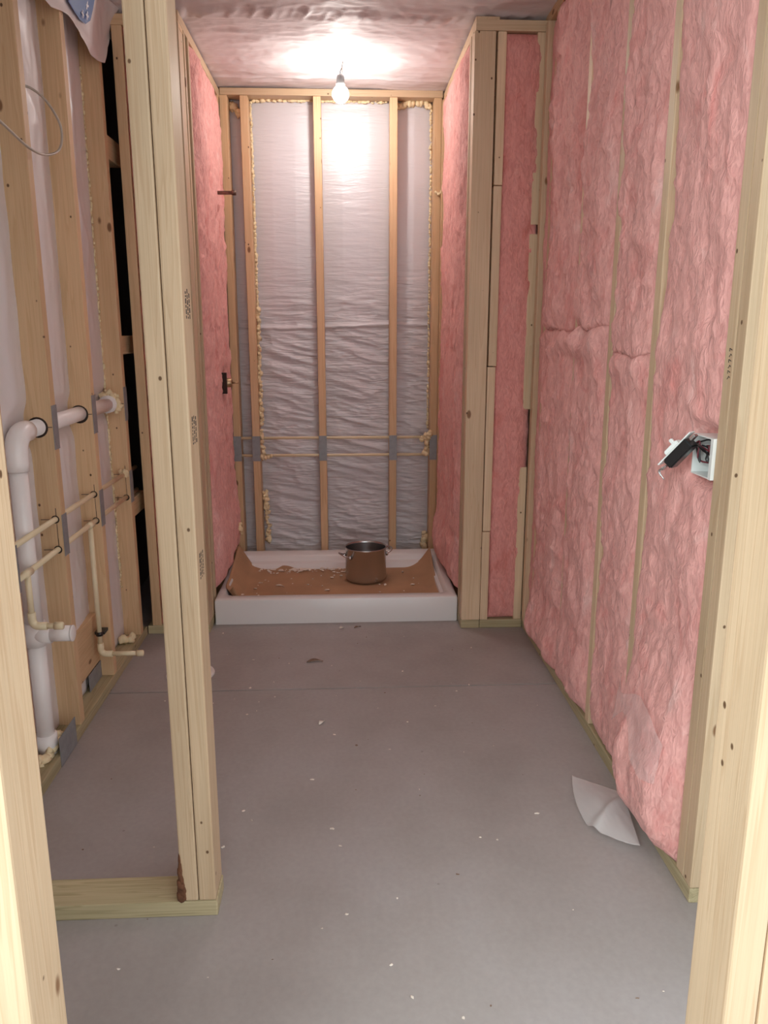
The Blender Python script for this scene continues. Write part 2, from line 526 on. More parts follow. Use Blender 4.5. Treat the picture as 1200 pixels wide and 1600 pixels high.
# ---- outer shell walls added to keep stray light out of the cavities
def shell(name, lo, hi, label):
    v, f = box_vf(lo, hi)
    return tag(mesh_obj(name, v, f, M['concrete']), label, 'wall', kind='structure')
shell('wall_light_block_left', (-1.16, 0.6, 0), (-1.06, 4.6, 2.66), 'dark wall added to block light behind the left studs')
shell('wall_light_block_right', (0.92, 1.2, 0), (1.02, 4.6, 2.66), 'dark wall added to block light behind the right batts')
shell('wall_light_block_back', (-1.06, 4.42, 0), (0.92, 4.52, 2.66), 'dark wall added to block light behind the shower studs')

studs = {}
def stud(parent, lo, hi, axis='z', mat='pine', name='stud', bevel=0.003):
    return board(name, lo, hi, axis, M[mat], parent, bevel)

# ---- left wall
wl = empty('wall_left', (XL - 0.045, 2.0, 0), 'open stud wall with drain and water pipes on the left', 'wall', kind='structure')
stud(wl, (XL2, 0.62, 0), (XL, 3.238, S), 'y', 'treated', 'bottom_plate')
stud(wl, (XL2, 0.62, ZT - 0.02), (XL, 3.33, ZT + 0.02), 'y', 'pine', 'top_plate')
LY = [0.86, 1.24, 1.62, 1.985, 2.362, 2.738, 3.135]
LST = []
for y in LY:
    LST.append(stud(wl, (XL2, y, S), (XL, y + S, ZT - 0.02)))
sZ, sA, sB, sC = LST[3], LST[4], LST[5], LST[6]
# blocking between the studs
stud(wl, (XL2 + 0.004, 2.402, 0.10), (XL2 + 0.042, 2.737, 0.285), 'y', 'pine', 'blocking')
for (z0, z1) in ((1.19, 1.262), (1.905, 1.99), (0.535, 0.612)):
    stud(wl, (XL - 0.075, 3.174, z0), (XL - 0.006, 3.36, z1), 'y', 'pine', 'blocking')

# ---- left wing wall
wwl = empty('wall_wing_left', (-0.73, YW, 0), 'short stud wall left of the shower, behind the post', 'wall', kind='structure')
stud(wwl, (XL + 0.002, YW, 0), (AL_ - 0.001, YW + DP, S), 'x', 'treated', 'bottom_plate')
stud(wwl, (XL + 0.002, YW, 2.372), (AL_ - 0.001, YW + DP, 2.41), 'x', 'pine', 'top_plate')
stud(wwl, (-0.840, YW, S), (-0.802, YW + DP, 2.372))
stud(wwl, (AL_ - 0.04, YW, S), (AL_ - 0.002, YW + DP - 0.002, 2.372), mat='pine_pale')

# ---- alcove left side
wal = empty('wall_shower_left', (AL_ - 0.045, 3.7, 0), 'insulated stud wall on the left side of the shower', 'wall', kind='structure')
stud(wal, (AL_ - DP, YW + DP + 0.002, 0), (AL_, YB + DP, S), 'y', 'treated', 'bottom_plate')
stud(wal, (AL_ - DP, YW + 0.001, 2.388), (AL_, YB + DP, 2.426), 'y', 'pine_pale', 'top_plate')
stud(wal, (AL_ - 0.04, YW - 0.004, S), (AL_ - 0.0005, YW + 0.012, 2.385), mat='pine_pale')
stud(wal, (AL_ - DP, 3.332, S), (AL_ + 0.001, 3.358, 2.387), mat='pine_pale')
stud(wal, (AL_ - DP, 3.405, S), (AL_ + 0.002, 3.430, 2.387), mat='pine_pale')
stud(wal, (AL_ - DP, 4.155, S), (AL_, 4.193, 2.387), mat='pine')

# ---- alcove right side
war = empty('wall_shower_right', (AR_ + 0.045, 3.7, 0), 'insulated stud wall on the right side of the shower', 'wall', kind='structure')
stud(war, (AR_, YW + DP + 0.002, 0), (AR_ + DP, YB + DP, S), 'y', 'treated', 'bottom_plate')
stud(war, (AR_ + 0.006, YW + 0.001, 2.384), (AR_ + DP + 0.006, YB + DP, 2.424), 'y', 'pine_pale', 'top_plate')
stud(war, (AR_ + 0.003, YW + 0.040, S), (AR_ + DP, YW + 0.078, 2.383), mat='pine_pale')
stud(war, (AR_ + 0.001, YW + 0.083, S), (AR_ + DP, YW + 0.115, 2.383), mat='pine_pale')
stud(war, (AR_, 4.10, S), (AR_ + DP, 4.138, 2.383))
stud(war, (AR_ - 0.004, 4.165, S), (AR_ + DP, 4.205, 2.383))
stud(war, (AR_ + 0.01, 4.00, 1.79), (AR_ + 0.08, 4.10, 1.828), 'y', 'pine', 'blocking')

# ---- right wing wall
wwr = empty('wall_wing_right', (0.64, YW, 0), 'short stud wall with scabbed strips right of the shower', 'wall', kind='structure')
stud(wwr, (AR_, YW, 0), (AR_ + 0.082, YW + DP, S), 'x', 'treated', 'bottom_plate')
stud(wwr, (AR_ + 0.0835, YW, 0), (XR - 0.004, YW + DP, S), 'x', 'treated', 'bottom_plate')
stud(wwr, (AR_ + 0.006, YW, 2.376), (XR + 0.02, YW + DP, 2.414), 'x', 'pine_lit', 'top_plate')
stud(wwr, (AR_ + 0.002, YW, S), (AR_ + 0.083, YW + 0.038, 2.375), mat='pine_lit')
XA = AR_ + 0.0845
for (z0, z1, dx) in ((S, 0.438, 0.0), (0.441, 1.136, 0.002), (1.139, 1.832, 0.005), (1.835, 2.375, 0.006)):
    stud(wwr, (XA + dx, YW + 0.001, z0), (XA + dx + 0.0335, YW + 0.037, z1), mat='pine_lit', name='furring_strip')
for (z0, z1, dx) in ((S, 0.718, 0.0), (0.962, 1.655, 0.006), (1.69, 2.375, 0.008)):
    stud(wwr, (0.7335 + dx, YW + 0.003, z0), (0.768 + dx, YW + 0.06, z1), mat='pine_lit', name='furring_strip')
stud(wwr, (0.757, YW + 0.095, S), (0.795, YW + 0.155, 2.375))

# ---- back wall of the shower
wb = empty('wall_back', (0, YB + 0.045, 0), 'stud wall behind the shower, plastic between the studs', 'wall', kind='structure')
stud(wb, (AL_ + 0.002, YB, 0), (AR_ - 0.006, YB + DP, S), 'x', 'treated', 'bottom_plate')
stud(wb, (AL_ + 0.002, YB, ZT + 0.002), (AR_ + 0.002, YB + DP, ZT + 0.034), 'x', 'pine_pale', 'top_plate')
BX = [-0.577, -0.477, -0.120, 0.258, 0.478]
BST = [stud(wb, (x - 0.019, YB, S), (x + 0.019, YB + DP, ZT + 0.001), mat='pine') for x in BX]

# ---- right wall
wr = empty('wall_right', (XR + 0.045, 2.3, 0), 'long stud wall packed with pink batts on the right', 'wall', kind='structure')
stud(wr, (XR, 1.515, 0), (XR2, 3.30, S), 'y', 'treated', 'bottom_plate')
stud(wr, (XR, 1.515, ZT), (XR2, 3.40, ZT + 0.035), 'y', 'pine', 'top_plate')
RY = [1.515, 1.5545, 1.955, 2.285, 2.632, 3.062, 3.196]
RST = [stud(wr, (XR - (0.007 if y > 3.19 else 0), y, S + 0.001), (XR2, y + S, ZT - 0.001), mat='pine_pale' if y < 1.6 else 'pine_lit') for y in RY]

# ---- partition stub (post with its plate)
wp = empty('wall_partition', (-0.55, 1.57, 0), 'framed partition end, a doubled post on a green treated plate', 'wall', kind='structure')
YP = 1.53
stud(wp, (XL + 0.003, YP, 0), (-0.297, YP + DP, S), 'x', 'treated', 'bottom_plate')
pl_ = stud(wp, (-0.3765, YP + 0.001, S + 0.001), (-0.339, YP + DP, 2.43), mat='pine_pale', bevel=0.004)
pr_ = stud(wp, (-0.3375, YP + 0.001, S + 0.001), (-0.300, YP + DP, 2.43), mat='pine_pale', bevel=0.004)

# ---- door framing nearest the camera
wf = empty('wall_front', (0, 0.76, 0), 'rough door framing nearest the camera', 'wall', kind='structure')
stud(wf, (-0.379, 0.71, 0), (-0.341, 0.80, 2.35), mat='pine_pale', bevel=0.004)
stud(wf, (-0.418, 0.71, 0), (-0.380, 0.80, 2.35), mat='pine_pale', bevel=0.004)
stud(wf, (0.425, 0.722, 0), (0.463, 0.811, 2.35), mat='pine_pale', bevel=0.004)
stud(wf, (0.4645, 0.722, 0), (0.5025, 0.811, 2.35), mat='pine_pale', bevel=0.004)
stud(wf, (-0.418, 0.715, 2.352), (0.5025, 0.805, 2.44), 'x', 'pine', 'header')

M['shade_board'] = simple('shade_panel_board', (0.62, 0.60, 0.57), 0.85, bump=(60, 0.1, 0.001), var=(3, 0.04))
for (xa, xb) in ((-1.16, -0.419),):
    board('shade_panel', (xa, 0.690, 0.005), (xb, 0.7075 if xa < 0 else 0.7195, 2.44), 'z', M['shade_board'], wf, bevel=0.001)  # unseen panel added to shade the post from the adjoining room light

# ================================================================== insulation batts
def batt(name, o, u, n, w, z0, z1, label, seed, group, base=0.0, bulge=0.018, amp=0.014, back=0.075, mat='batt', step=0.0075, extra=None, seam_lo=None, seam_hi=None):
    """o: corner (x,y) at the wall face plane; u: horizontal unit direction; n: unit normal into the room."""
    nu = max(8, int(w / step)); nv = max(20, int((z1 - z0) / (step * 1.25)))
    s = np.linspace(0, 1, nu)[:, None] * np.ones((1, nv)); t = np.ones((nu, 1)) * np.linspace(0, 1, nv)[None, :]
    uu = s * w
    za = z0 + (0.016 * fbm(uu * 14, uu * 0 + seam_lo, seam_lo, 3) if seam_lo else 0)
    zb = z1 + (0.016 * fbm(uu * 14, uu * 0 + seam_hi, seam_hi, 3) if seam_hi else 0)
    zz = za + t * (zb - za)
    ex = np.minimum(s, 1 - s) * w
    elo = t * (z1 - z0) + (0.04 if seam_lo else 0); ehi = (1 - t) * (z1 - z0) + (0.03 if seam_hi else 0)
    pil = np.clip(ex / 0.045, 0, 1) ** 0.55 * np.clip(np.minimum(elo, ehi) / 0.05, 0, 1) ** 0.5
    wob = 0.02 * fbm(uu * 9, zz * 6, seed + 5, 2)
    d1 = fbm((uu + wob) * 13, zz * 5, seed, 3)
    d2 = ridge((uu + wob) * 26, (zz + wob) * 11, seed + 50, 3)
    d3 = fbm(uu * 75, zz * 42, seed + 90, 2)
    dd = base - 0.016 + (bulge + 0.016) * pil + (amp * 0.75 * d1 + amp * 0.6 * (d2 - 0.3) + amp * 0.26 * d3) * (0.35 + 0.65 * pil)
    if extra is not None:
        dd = dd + extra(uu, zz)
    # ragged side edges
    rag = 0.006 * fbm(zz * 16, zz * 0 + seed, seed + 7, 3)
    uu2 = uu + rag * np.where(s < 0.5, 1 - 2 * s, -(2 * s - 1)) * 0.9
    X = o[0] + u[0] * uu2 + n[0] * dd; Y = o[1] + u[1] * uu2 + n[1] * dd
    V = np.stack([X, Y, zz], -1).reshape(-1, 3)
    F = grid_faces(nu, nv).tolist()
    # rim and back
    ring = [i * nv for i in range(nu)] + [(nu - 1) * nv + j for j in range(1, nv)] + [i * nv + nv - 1 for i in range(nu - 2, -1, -1)] + [j for j in range(nv - 2, 0, -1)]
    nb = len(V)
    uf = uu.reshape(-1); zf = zz.reshape(-1)
    B = np.array([(o[0] + u[0] * uf[k] - n[0] * back, o[1] + u[1] * uf[k] - n[1] * back, zf[k]) for k in ring])
    V = np.concatenate([V, B])
    m = len(ring)
    for i in range(m):
        F.append((ring[i], ring[(i + 1) % m], nb + (i + 1) % m, nb + i))
    F.append(tuple(nb + i for i in range(m)))
    ob = mesh_obj(name, V, F, M[mat], None, None, True)
    return tag(ob, label, 'insulation', group)

def seam(zc, s=0.03, a=0.02):
    return lambda uu, zz: a * np.exp(-((zz - zc) / s) ** 2) * (1 + fbm(uu * 30, zz * 30, 77, 2)) - 0.02 * np.exp(-((zz - zc - 0.06) / 0.012) ** 2)

GR = 'pink batts of the right wall'
RN = (-1, 0)
# far bay, second bay, third bay (each an upper and a lower batt), near bay
def lump(zc, a, sd, hgt=0.05, z2=None, a2=0.0):
    return lambda uu, zz: a * np.exp(-((zz - zc) / hgt) ** 2) * (0.7 + 0.9 * vnoise(uu * 16, zz * 16, sd)) + (a2 * np.exp(-((zz - z2) / 0.09) ** 2) if z2 else 0)
batt('insulation_batt', (XR, 2.674), (0, 1), RN, 0.385, 1.285, 2.395, 'upper pink batt in the farthest bay of the right wall', 11, GR, bulge=0.020, amp=0.024, seam_lo=301)
batt('insulation_batt', (XR, 2.674), (0, 1), RN, 0.385, 0.042, 1.285, 'lower pink batt in the farthest bay of the right wall', 12, GR, bulge=0.018, amp=0.019, seam_hi=301, extra=lump(1.24, 0.022, 5, 0.045, 0.12, 0.025))
batt('insulation_batt', (XR, 2.327), (0, 1), RN, 0.302, 1.292, 2.395, 'upper pink batt between the far and middle studs of the right wall', 13, GR, bulge=0.022, amp=0.024, seam_lo=302)
batt('insulation_batt', (XR, 2.327), (0, 1), RN, 0.302, 0.042, 1.292, 'lower pink batt between the far and middle studs of the right wall', 14, GR, bulge=0.020, amp=0.019, seam_hi=302, extra=lump(1.25, 0.026, 6, 0.04, 0.12, 0.015))
batt('insulation_batt', (XR, 1.997), (0, 1), RN, 0.284, 1.215, 2.395, 'upper pink batt between the middle and near studs of the right wall', 15, GR, bulge=0.014, amp=0.021, seam_lo=303)
batt('insulation_batt', (XR, 1.997), (0, 1), RN, 0.284, 0.042, 1.215, 'lower pink batt between the middle and near studs of the right wall', 16, GR, bulge=0.010, amp=0.017, seam_hi=303, extra=lump(1.19, 0.014, 7, 0.035))
def near_extra(uu, zz):
    # hollow around the switch box, and a sagging wrapped pillow at the foot
    u0 = uu + 1.597
    hol = -0.075 * np.exp(-(((u0 - 1.655) / 0.055) ** 4 + ((zz - 1.015) / 0.06) ** 4))
    env = np.exp(-((zz - 0.19) / 0.17) ** 2) + 0.25 * np.exp(-((zz - 0.42) / 0.1) ** 2)
    return hol + 0.075 * env * np.clip(np.sin(np.clip((u0 - 1.585) / 0.36, 0, 1) * math.pi), 0, 1) ** 0.6
batt('insulation_batt', (XR, 1.597), (0, 1), RN, 0.354, 0.042, 2.395, 'pink batt in the nearest bay of the right wall, around the switch box', 17, GR, bulge=0.008, amp=0.016, step=0.009, extra=near_extra)
batt('insulation_batt', (XR, 3.104), (0, 1), RN, 0.088, 0.042, 2.39, 'narrow sliver of pink batt in the corner of the right wall', 18, GR, bulge=-0.004, amp=0.01)

GW = 'pink batts beside the shower'
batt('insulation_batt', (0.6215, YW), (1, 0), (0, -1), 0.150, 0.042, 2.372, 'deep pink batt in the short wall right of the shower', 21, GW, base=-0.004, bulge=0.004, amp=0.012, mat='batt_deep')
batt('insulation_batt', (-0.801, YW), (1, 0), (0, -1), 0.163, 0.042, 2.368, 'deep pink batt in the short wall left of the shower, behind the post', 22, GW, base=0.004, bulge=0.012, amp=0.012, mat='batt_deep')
def hump(uu, zz):
    return 0.045 * np.exp(-((zz - 0.24) / 0.13) ** 2) * np.clip(1 - np.abs(uu - 0.45) / 0.45, 0, 1)
batt('insulation_batt', (AR_, YW + 0.118), (0, 1), (-1, 0), 0.74, 0.13, 2.383, 'tall pink batt on the right side of the shower alcove', 23, GW, bulge=0.012, amp=0.014, extra=hump)
batt('insulation_batt', (AL_, 3.432), (0, 1), (1, 0), 0.36, 0.13, 2.386, 'pink batt on the left side of the shower, nearer the post', 24, GW, bulge=0.022, amp=0.016, extra=lambda uu, zz: 0.02 * np.exp(-((zz - 0.3) / 0.15) ** 2))
batt('insulation_batt', (AL_, 3.794), (0, 1), (1, 0), 0.358, 0.13, 2.386, 'pink batt on the left side of the shower, around the brass valve', 25, GW, bulge=0.012, amp=0.016, extra=lambda uu, zz: -0.045 * np.exp(-(((uu + 3.794 - 3.88) / 0.025) ** 4 + ((zz - 1.035) / 0.045) ** 4)) + 0.02 * np.exp(-((zz - 0.3) / 0.12) ** 2))

# pink batts above the ceiling plastic
def flat_batt(x0, x1, y0, y1, z, label, seed):
    nu = int((x1 - x0) / 0.02); nv = int((y1 - y0) / 0.02)
    X = np.linspace(x0, x1, nu)[:, None] * np.ones((1, nv)); Y = np.ones((nu, 1)) * np.linspace(y0, y1, nv)[None, :]
    Z = z + 0.008 * fbm(X * 9, Y * 12, seed, 3)
    V = np.stack([X, Y, Z], -1).reshape(-1, 3)
    F = grid_faces(nu, nv).tolist()
    ring = [i * nv for i in range(nu)] + [(nu - 1) * nv + j for j in range(1, nv)] + [i * nv + nv - 1 for i in range(nu - 2, -1, -1)] + [j for j in range(nv - 2, 0, -1)]
    nb = len(V); B = V[ring].copy(); B[:, 2] = z + 0.10
    V = np.concatenate([V, B]); m = len(ring)
    for i in range(m): F.append((ring[i], ring[(i + 1) % m], nb + (i + 1) % m, nb + i))
    F.append(tuple(nb + i for i in range(m)))
    return tag(mesh_obj('ceiling_batt', V, F, M['batt'], None, None, True), label, 'insulation', 'pink batts above the ceiling plastic')
flat_batt(-0.9, 0.82, 2.822, 3.178, 2.475, 'pink batt above the ceiling plastic in front of the shower', 31)
flat_batt(-0.9, 0.82, 3.222, 3.598, 2.475, 'pink batt above the ceiling plastic over the shower front', 32)
flat_batt(-0.9, 0.82, 3.642, 3.998, 2.475, 'pink batt above the ceiling plastic over the hanging bulb', 33)
flat_batt(-0.9, 0.82, 4.042, 4.30, 2.475, 'pink batt above the ceiling plastic along the back wall', 34)

# ================================================================== polythene
# back: one sheet behind the studs
nx, nz = 190, 420
X = np.linspace(AL_ + 0.004, AR_ - 0.004, nx)[:, None] * np.ones((1, nz)); Z = np.ones((nx, 1)) * np.linspace(0.05, 2.405, nz)[None, :]
kn = np.array([-0.60] + BX + [0.52])
dist = np.min(np.abs(X[..., None] - kn[None, None, :]), -1)
pil = np.clip(dist / 0.12, 0, 1) ** 0.7
low = 1 / (1 + np.exp((Z - 1.42) * 9))
shear = Z + 0.25 * (X + 0.1) * (Z < 1.3)
wr1 = ridge(X * 3.0 + 2.2 * Z, shear * 16, 3, 3)
wr2 = ridge(X * 9, shear * 34, 8, 2)
wr3 = fbm(X * 6, Z * 60, 21, 2)
Yp = YB + DP + 0.012 - pil * (0.010 + 0.004 * vnoise(X * 3, Z * 2.2, 4)) - low * pil * (0.011 * wr1 + 0.006 * wr2) - (1 - low) * pil * (0.0009 * wr1) - 0.0014 * wr3 * (0.3 + low) * pil
Yp = Yp - 0.012 * np.exp(-((Z - 1.305 - 0.01 * np.sin(X * 5)) / 0.008) ** 2) + 0.006 * np.exp(-((Z - 1.33 - 0.01 * np.sin(X * 5)) / 0.02) ** 2)
V = np.stack([X, Yp, Z], -1).reshape(-1, 3)
tag(sheet_obj('plastic_sheet', V, grid_faces(nx, nz), M['poly_back']), 'wrinkled milky plastic sheet behind the shower back studs', 'plastic sheet')
v, f = box_vf((AL_ - 0.08, YB + DP + 0.03, 0.0), (AR_ + 0.08, YB + DP + 0.06, 2.42))
tag(mesh_obj('wall_back_insulation', v, f, M['backing']), 'grey insulation board behind the shower plastic', 'wall', kind='structure')

# left: one sheet behind the studs, pillowed between them
ny, nz = 260, 220
Y = np.linspace(0.70, 3.15, ny)[:, None] * np.ones((1, nz)); Z = np.ones((ny, 1)) * np.linspace(0.042, 2.375, nz)[None, :]
kn = np.array(LY) + 0.019
dist = np.min(np.abs(Y[..., None] - kn[None, None, :]), -1)
pil = np.clip((dist - 0.02) / 0.15, 0, 1) ** 0.8
Xp = XL - 0.070 + pil * (0.012 + 0.012 * vnoise(Y * 2.1, Z * 1.3, 14) + 0.010 * ridge(Y * 7, Z * 4 + Y * 3, 12, 3)) + 0.002 * fbm(Y * 30, Z * 9, 6, 2)
dent = np.maximum(np.exp(-((Y - 2.195) / 0.075) ** 4), np.exp(-((Z - 1.004) / 0.06) ** 4))
Xp = Xp - dent * np.maximum(0, Xp - (XL2 + 0.006))
V = np.stack([Xp, Y, Z], -1).reshape(-1, 3)
tag(sheet_obj('plastic_sheet', V, grid_faces(ny, nz), M['poly_left']), 'bulging white plastic sheet between the studs of the left wall', 'plastic sheet')

# ceiling: main sheet
nx, ny = 260, 330
X = np.linspace(XL2 + 0.02, XR2 - 0.02, nx)[:, None] * np.ones((1, ny)); Y = np.ones((nx, 1)) * np.linspace(0.9, 4.29, ny)[None, :]
alc = 1 / (1 + np.exp(-(Y - 3.33) * 30)) * 1 / (1 + np.exp((X - AR_ + 0.02) * 60)) * 1 / (1 + np.exp(-(X - AL_ - 0.02) * 60))
sag = 0.010 + 0.010 * vnoise(X * 2.3, Y * 3.1, 41)
wr1 = ridge(X * 4 + 0.8 * Y, Y * 11, 43, 3)
Zp = ZC + 0.012 - sag * 0.8 - 0.006 * wr1 - 0.0018 * fbm(X * 30, Y * 40, 48, 2)
# a fold gathered across the mouth of the shower
fold = np.exp(-((Y - 3.30 - 0.02 * np.sin(X * 4)) / 0.05) ** 2)
Zp = Zp - fold * (0.008 + 0.010 * ridge(X * 15 + 5 * Y, Y * 3, 49, 2))
Zp = Zp - 0.010 * np.exp(-((Y - 3.83) / 0.012) ** 2) - 0.008 * np.exp(-((Y - 4.05) / 0.012) ** 2)
V = np.stack([X, Y, Zp], -1).reshape(-1, 3)
tag(sheet_obj('plastic_sheet', V, grid_faces(nx, ny), M['poly_ceiling']), 'clear plastic sheet wrinkled across the ceiling under the pink batts', 'plastic sheet')

# flap of printed plastic hanging from the ceiling down the left wall
flap = empty('plastic_flap', (XL + 0.03, 2.95, 2.23), 'plastic flap with a blue print hanging from the ceiling at upper left', 'plastic sheet')
ny, nz = 60, 40
s = np.linspace(0, 1, ny)[:, None] * np.ones((1, nz)); t = np.ones((ny, 1)) * np.linspace(0, 1, nz)[None, :]
Yf = 2.50 + s * 0.76
zb = np.where(Yf < 3.18, 2.225 + 0.02 * np.sin(Yf * 14) - 0.02 * (Yf - 2.7) , 2.24 + (Yf - 3.18) * 1.2)
Zf = zb + t * (2.43 - zb)
Xf = XL + 0.012 + 0.035 * t ** 2 + 0.012 * np.sin(Yf * 19 + t * 2) * t + 0.004 * fbm(Yf * 20, Zf * 20, 66, 2)
V = np.stack([Xf, Yf, Zf], -1).reshape(-1, 3)
sheet_obj('film', V, grid_faces(ny, nz), M['poly_left'], flap)
def flap_x(y, z): 
    zb_ = 2.225 + 0.02 * math.sin(y * 14) - 0.02 * (y - 2.7)
    t_ = (z - zb_) / (2.43 - zb_)
    return XL + 0.012 + 0.035 * t_ ** 2 + 0.012 * math.sin(y * 19 + t_ * 2) * t_ + 0.010
def decal(name, poly, mat, off=0.0):
    mbv = [(flap_x(y, z) + off, y, z) for (y, z) in poly]
    mbv += [(x - 0.001, y, z) for (x, y, z) in mbv]
    k = len(poly)
    fs = [tuple(range(k)), tuple(range(2 * k - 1, k - 1, -1))] + [(i, (i + 1) % k, k + (i + 1) % k, k + i) for i in range(k)]
    return mesh_obj(name, mbv, fs, M[mat], flap)
decal('blue_print', [(2.76, 2.272), (2.82, 2.266), (2.88, 2.262), (2.93, 2.268), (2.965, 2.29), (2.975, 2.33), (2.97, 2.40), (2.76, 2.40)], 'blue_print')
decal('pink_print', [(2.66, 2.275), (2.74, 2.272), (2.755, 2.31), (2.755, 2.40), (2.66, 2.40)], 'pink_print')
for (y, z) in ((2.872, 2.312), (2.915, 2.318), (2.885, 2.282), (2.922, 2.290), (2.868, 2.345), (2.912, 2.350)):
    decal('white_print', [(y - 0.011, z - 0.003), (y + 0.011, z - 0.003), (y + 0.011, z + 0.003), (y - 0.011, z + 0.003)], 'white_print', 0.008)
    decal('white_print', [(y - 0.003, z - 0.012), (y + 0.003, z - 0.012), (y + 0.003, z + 0.012), (y - 0.003, z + 0.012)], 'white_print', 0.0082)

# ================================================================== nail plates, holes and pencil marks on studs (sub-parts)
def nail_plate(st, lo, hi, name='nail_plate'):
    v, f = box_vf(lo, hi)
    o = mesh_obj(name, v, f, M['steel_plate'], st)
    o['label'] = 'grey steel nail plate'
    return o
for st, y in ((sA, 2.362), (sB, 2.738), (sC, 3.135)):
    nail_plate(st, (XL, y - 0.001, 0.935), (XL + 0.002, y + 0.039, 1.066))
for st, y in ((sZ, 1.985), (sA, 2.362), (sB, 2.738), (sC, 3.135)):
    nail_plate(st, (XL, y - 0.001, 0.606), (XL + 0.002, y + 0.039, 0.735))
for st, x in zip(BST, BX):
    nail_plate(st, (x - 0.021, YB - 0.002, 0.596), (x + 0.021, YB, 0.731))
lp = [o for o in wl.children if o.name.startswith('bottom_plate')][0]
nail_plate(lp, (XL, 2.17, 0.002), (XL + 0.002, 2.31, 0.095))
nail_plate(lp, (XL2 + 0.043, 2.60, S), (XL2 + 0.045, 2.736, 0.10))

def hole_y(st, x, y, z, r):
    v, f = tube_vf([(x, y - 0.0006, z), (x, y + 0.0004, z)], r, 20)
    return mesh_obj('drill_hole', v, f, M['hole'], st)
def mark(st, lo, hi):
    v, f = box_vf(lo, hi)
    return mesh_obj('pencil_mark', v, f, M['pencil'], st)
DX = -0.908
for st, y in ((sA, 2.362), (sB, 2.738), (sC, 3.135)):
    hole_y(st, DX, y, 1.002, 0.031)
    mark(st, (DX + 0.028, y - 0.0008, 1.001), (XL - 0.002, y, 1.0035))
    for z in (0.722, 0.627):
        hole_y(st, -0.882, y, z, 0.0125)
        mark(st, (-0.925, y - 0.0008, z - 0.001), (-0.892, y, z + 0.001))
        mark(st, (-0.8795, y - 0.0008, z + 0.012), (-0.8775, y, z + 0.035))
    mark(st, (-0.8795, y - 0.0008, 0.642), (-0.8780, y, 0.708))

# grade stamps on the post's shower-side face, pencilled Z on the plate, scribble on the right end post
def stamp(zc, h):
    mb = MB(); r = random.Random(int(zc * 100))
    for k in range(3):
        y = 1.556 + k * 0.017
        z = zc - h / 2
        while z < zc + h / 2:
            dz = r.uniform(0.003, 0.010)
            mb.box((-0.3002, y, z), (-0.2996, y + r.uniform(0.004, 0.009), z + dz)); z += dz + 0.0025
    o = mb.build('grade_stamp', M['ink'], pr_); o['label'] = 'black printed grade stamp'
for zc, h in ((1.328, 0.05), (1.087, 0.052), (0.808, 0.052)): stamp(zc, h)
def stroke(name, pts, r, mat, parent):
    v, f = tube_vf(pts, r, 5); return mesh_obj(name, v, f, M[mat], parent)
stroke('pencil_mark', [(-0.910, 2.045, S + 0.0003), (-0.893, 2.045, S + 0.0003), (-0.910, 2.02, S + 0.0003), (-0.89, 2.02, S + 0.0003)], 0.0008, 'pencil', lp)
for k in range(6):
    z = 1.185 + k * 0.011
    stroke('pencil_mark', [(XR - 0.0002, 1.573, z), (XR - 0.0002, 1.567 + 0.006 * (k % 2), z + 0.006), (XR - 0.0002, 1.563, z + 0.003)], 0.0009, 'ink', RST[1])

# bark edge (wane) at the foot of the post
mb = MB()
for k in range(7):
    mb.add(*blob_vf((-0.3755 + 0.001 * (k % 2), YP + 0.003, 0.05 + k * 0.015), 0.0135, k, 2, (0.85 - 0.1 * k, 0.35, 1.3)))
mb.build('bark_edge', M['bark'], pl_, True)['label'] = 'dark strip of bark'

# ================================================================== plumbing on the left wall
def arc(c, a, b, r, n=8):
    """quarter bend from c+a*r... helper: points from c - a*r to c + b*r bending through c."""
    c = Vector(c); a = Vector(a); b = Vector(b)
    cen = c - a * r + b * r
    out = []
    for k in range(n + 1):
        t = math.pi / 2 * k / n
        out.append(cen - b * r * math.cos(t) + a * r * math.sin(t))
    return out

dr = empty('drain_pipe', (DX, 2.2, 0.04), 'white plastic drain pipe with an elbow running up and along the left studs', 'pipe')
R1 = 0.0245
VY = 2.195
v, f = tube_vf([(-0.908, VY, 0.03), (-0.908, VY, 0.40)], R1, 24); mesh_obj('riser', v, f, M['pvc'], dr, None, True)
v, f = tube_vf([(-0.908, VY, 0.44), (-0.908, VY, 0.93)], R1, 24); mesh_obj('riser', v, f, M['pvc'], dr, None, True)
v, f = tube_vf([(-0.908, VY, 0.90)] + [(-0.908, VY, 0.925)] + arc((-0.908, VY, 1.002), (0, 0, 1), (0, 1, 0), 0.06, 10) + [(-0.908, VY + 0.085, 1.002)], 0.0305, 24); mesh_obj('elbow', v, f, M['pvc'], dr, None, True)
v, f = tube_vf([(-0.908, VY + 0.06, 1.002), (-0.908, 3.10, 1.006)], R1, 24); mesh_obj('branch', v, f, M['pvc'], dr, None, True)
v, f = tube_vf([(-0.908, 3.055, 1.006), (-0.908, 3.134, 1.006)], 0.033, 24); mesh_obj('coupling', v, f, M['pvc'], dr, None, True)
mb = MB().tube([(-0.908, VY, 0.385), (-0.908, VY, 0.455)], 0.030, 24).tube([(-0.908, VY, 0.42), (-0.862, VY, 0.42)], 0.029, 24)
mb.build('tee', M['pvc'], dr, True)
v, f = tube_vf([(-0.868, VY, 0.42), (-0.80, VY, 0.42)], 0.0235, 24); mesh_obj('stub', v, f, M['pvc'], dr, None, True)
v, f = tube_vf([(-0.804, VY, 0.42), (-0.80, VY, 0.42), (-0.7985, VY, 0.42)], [0.0243, 0.0243, 0.021], 24); mesh_obj('cap', v, f, M['pvc'], dr, None, True)
v, f = tube_vf([(-0.908, VY, 0.040), (-0.908, VY, 0.10)], 0.031, 24); mesh_obj('collar', v, f, M['pvc'], dr, None, True)

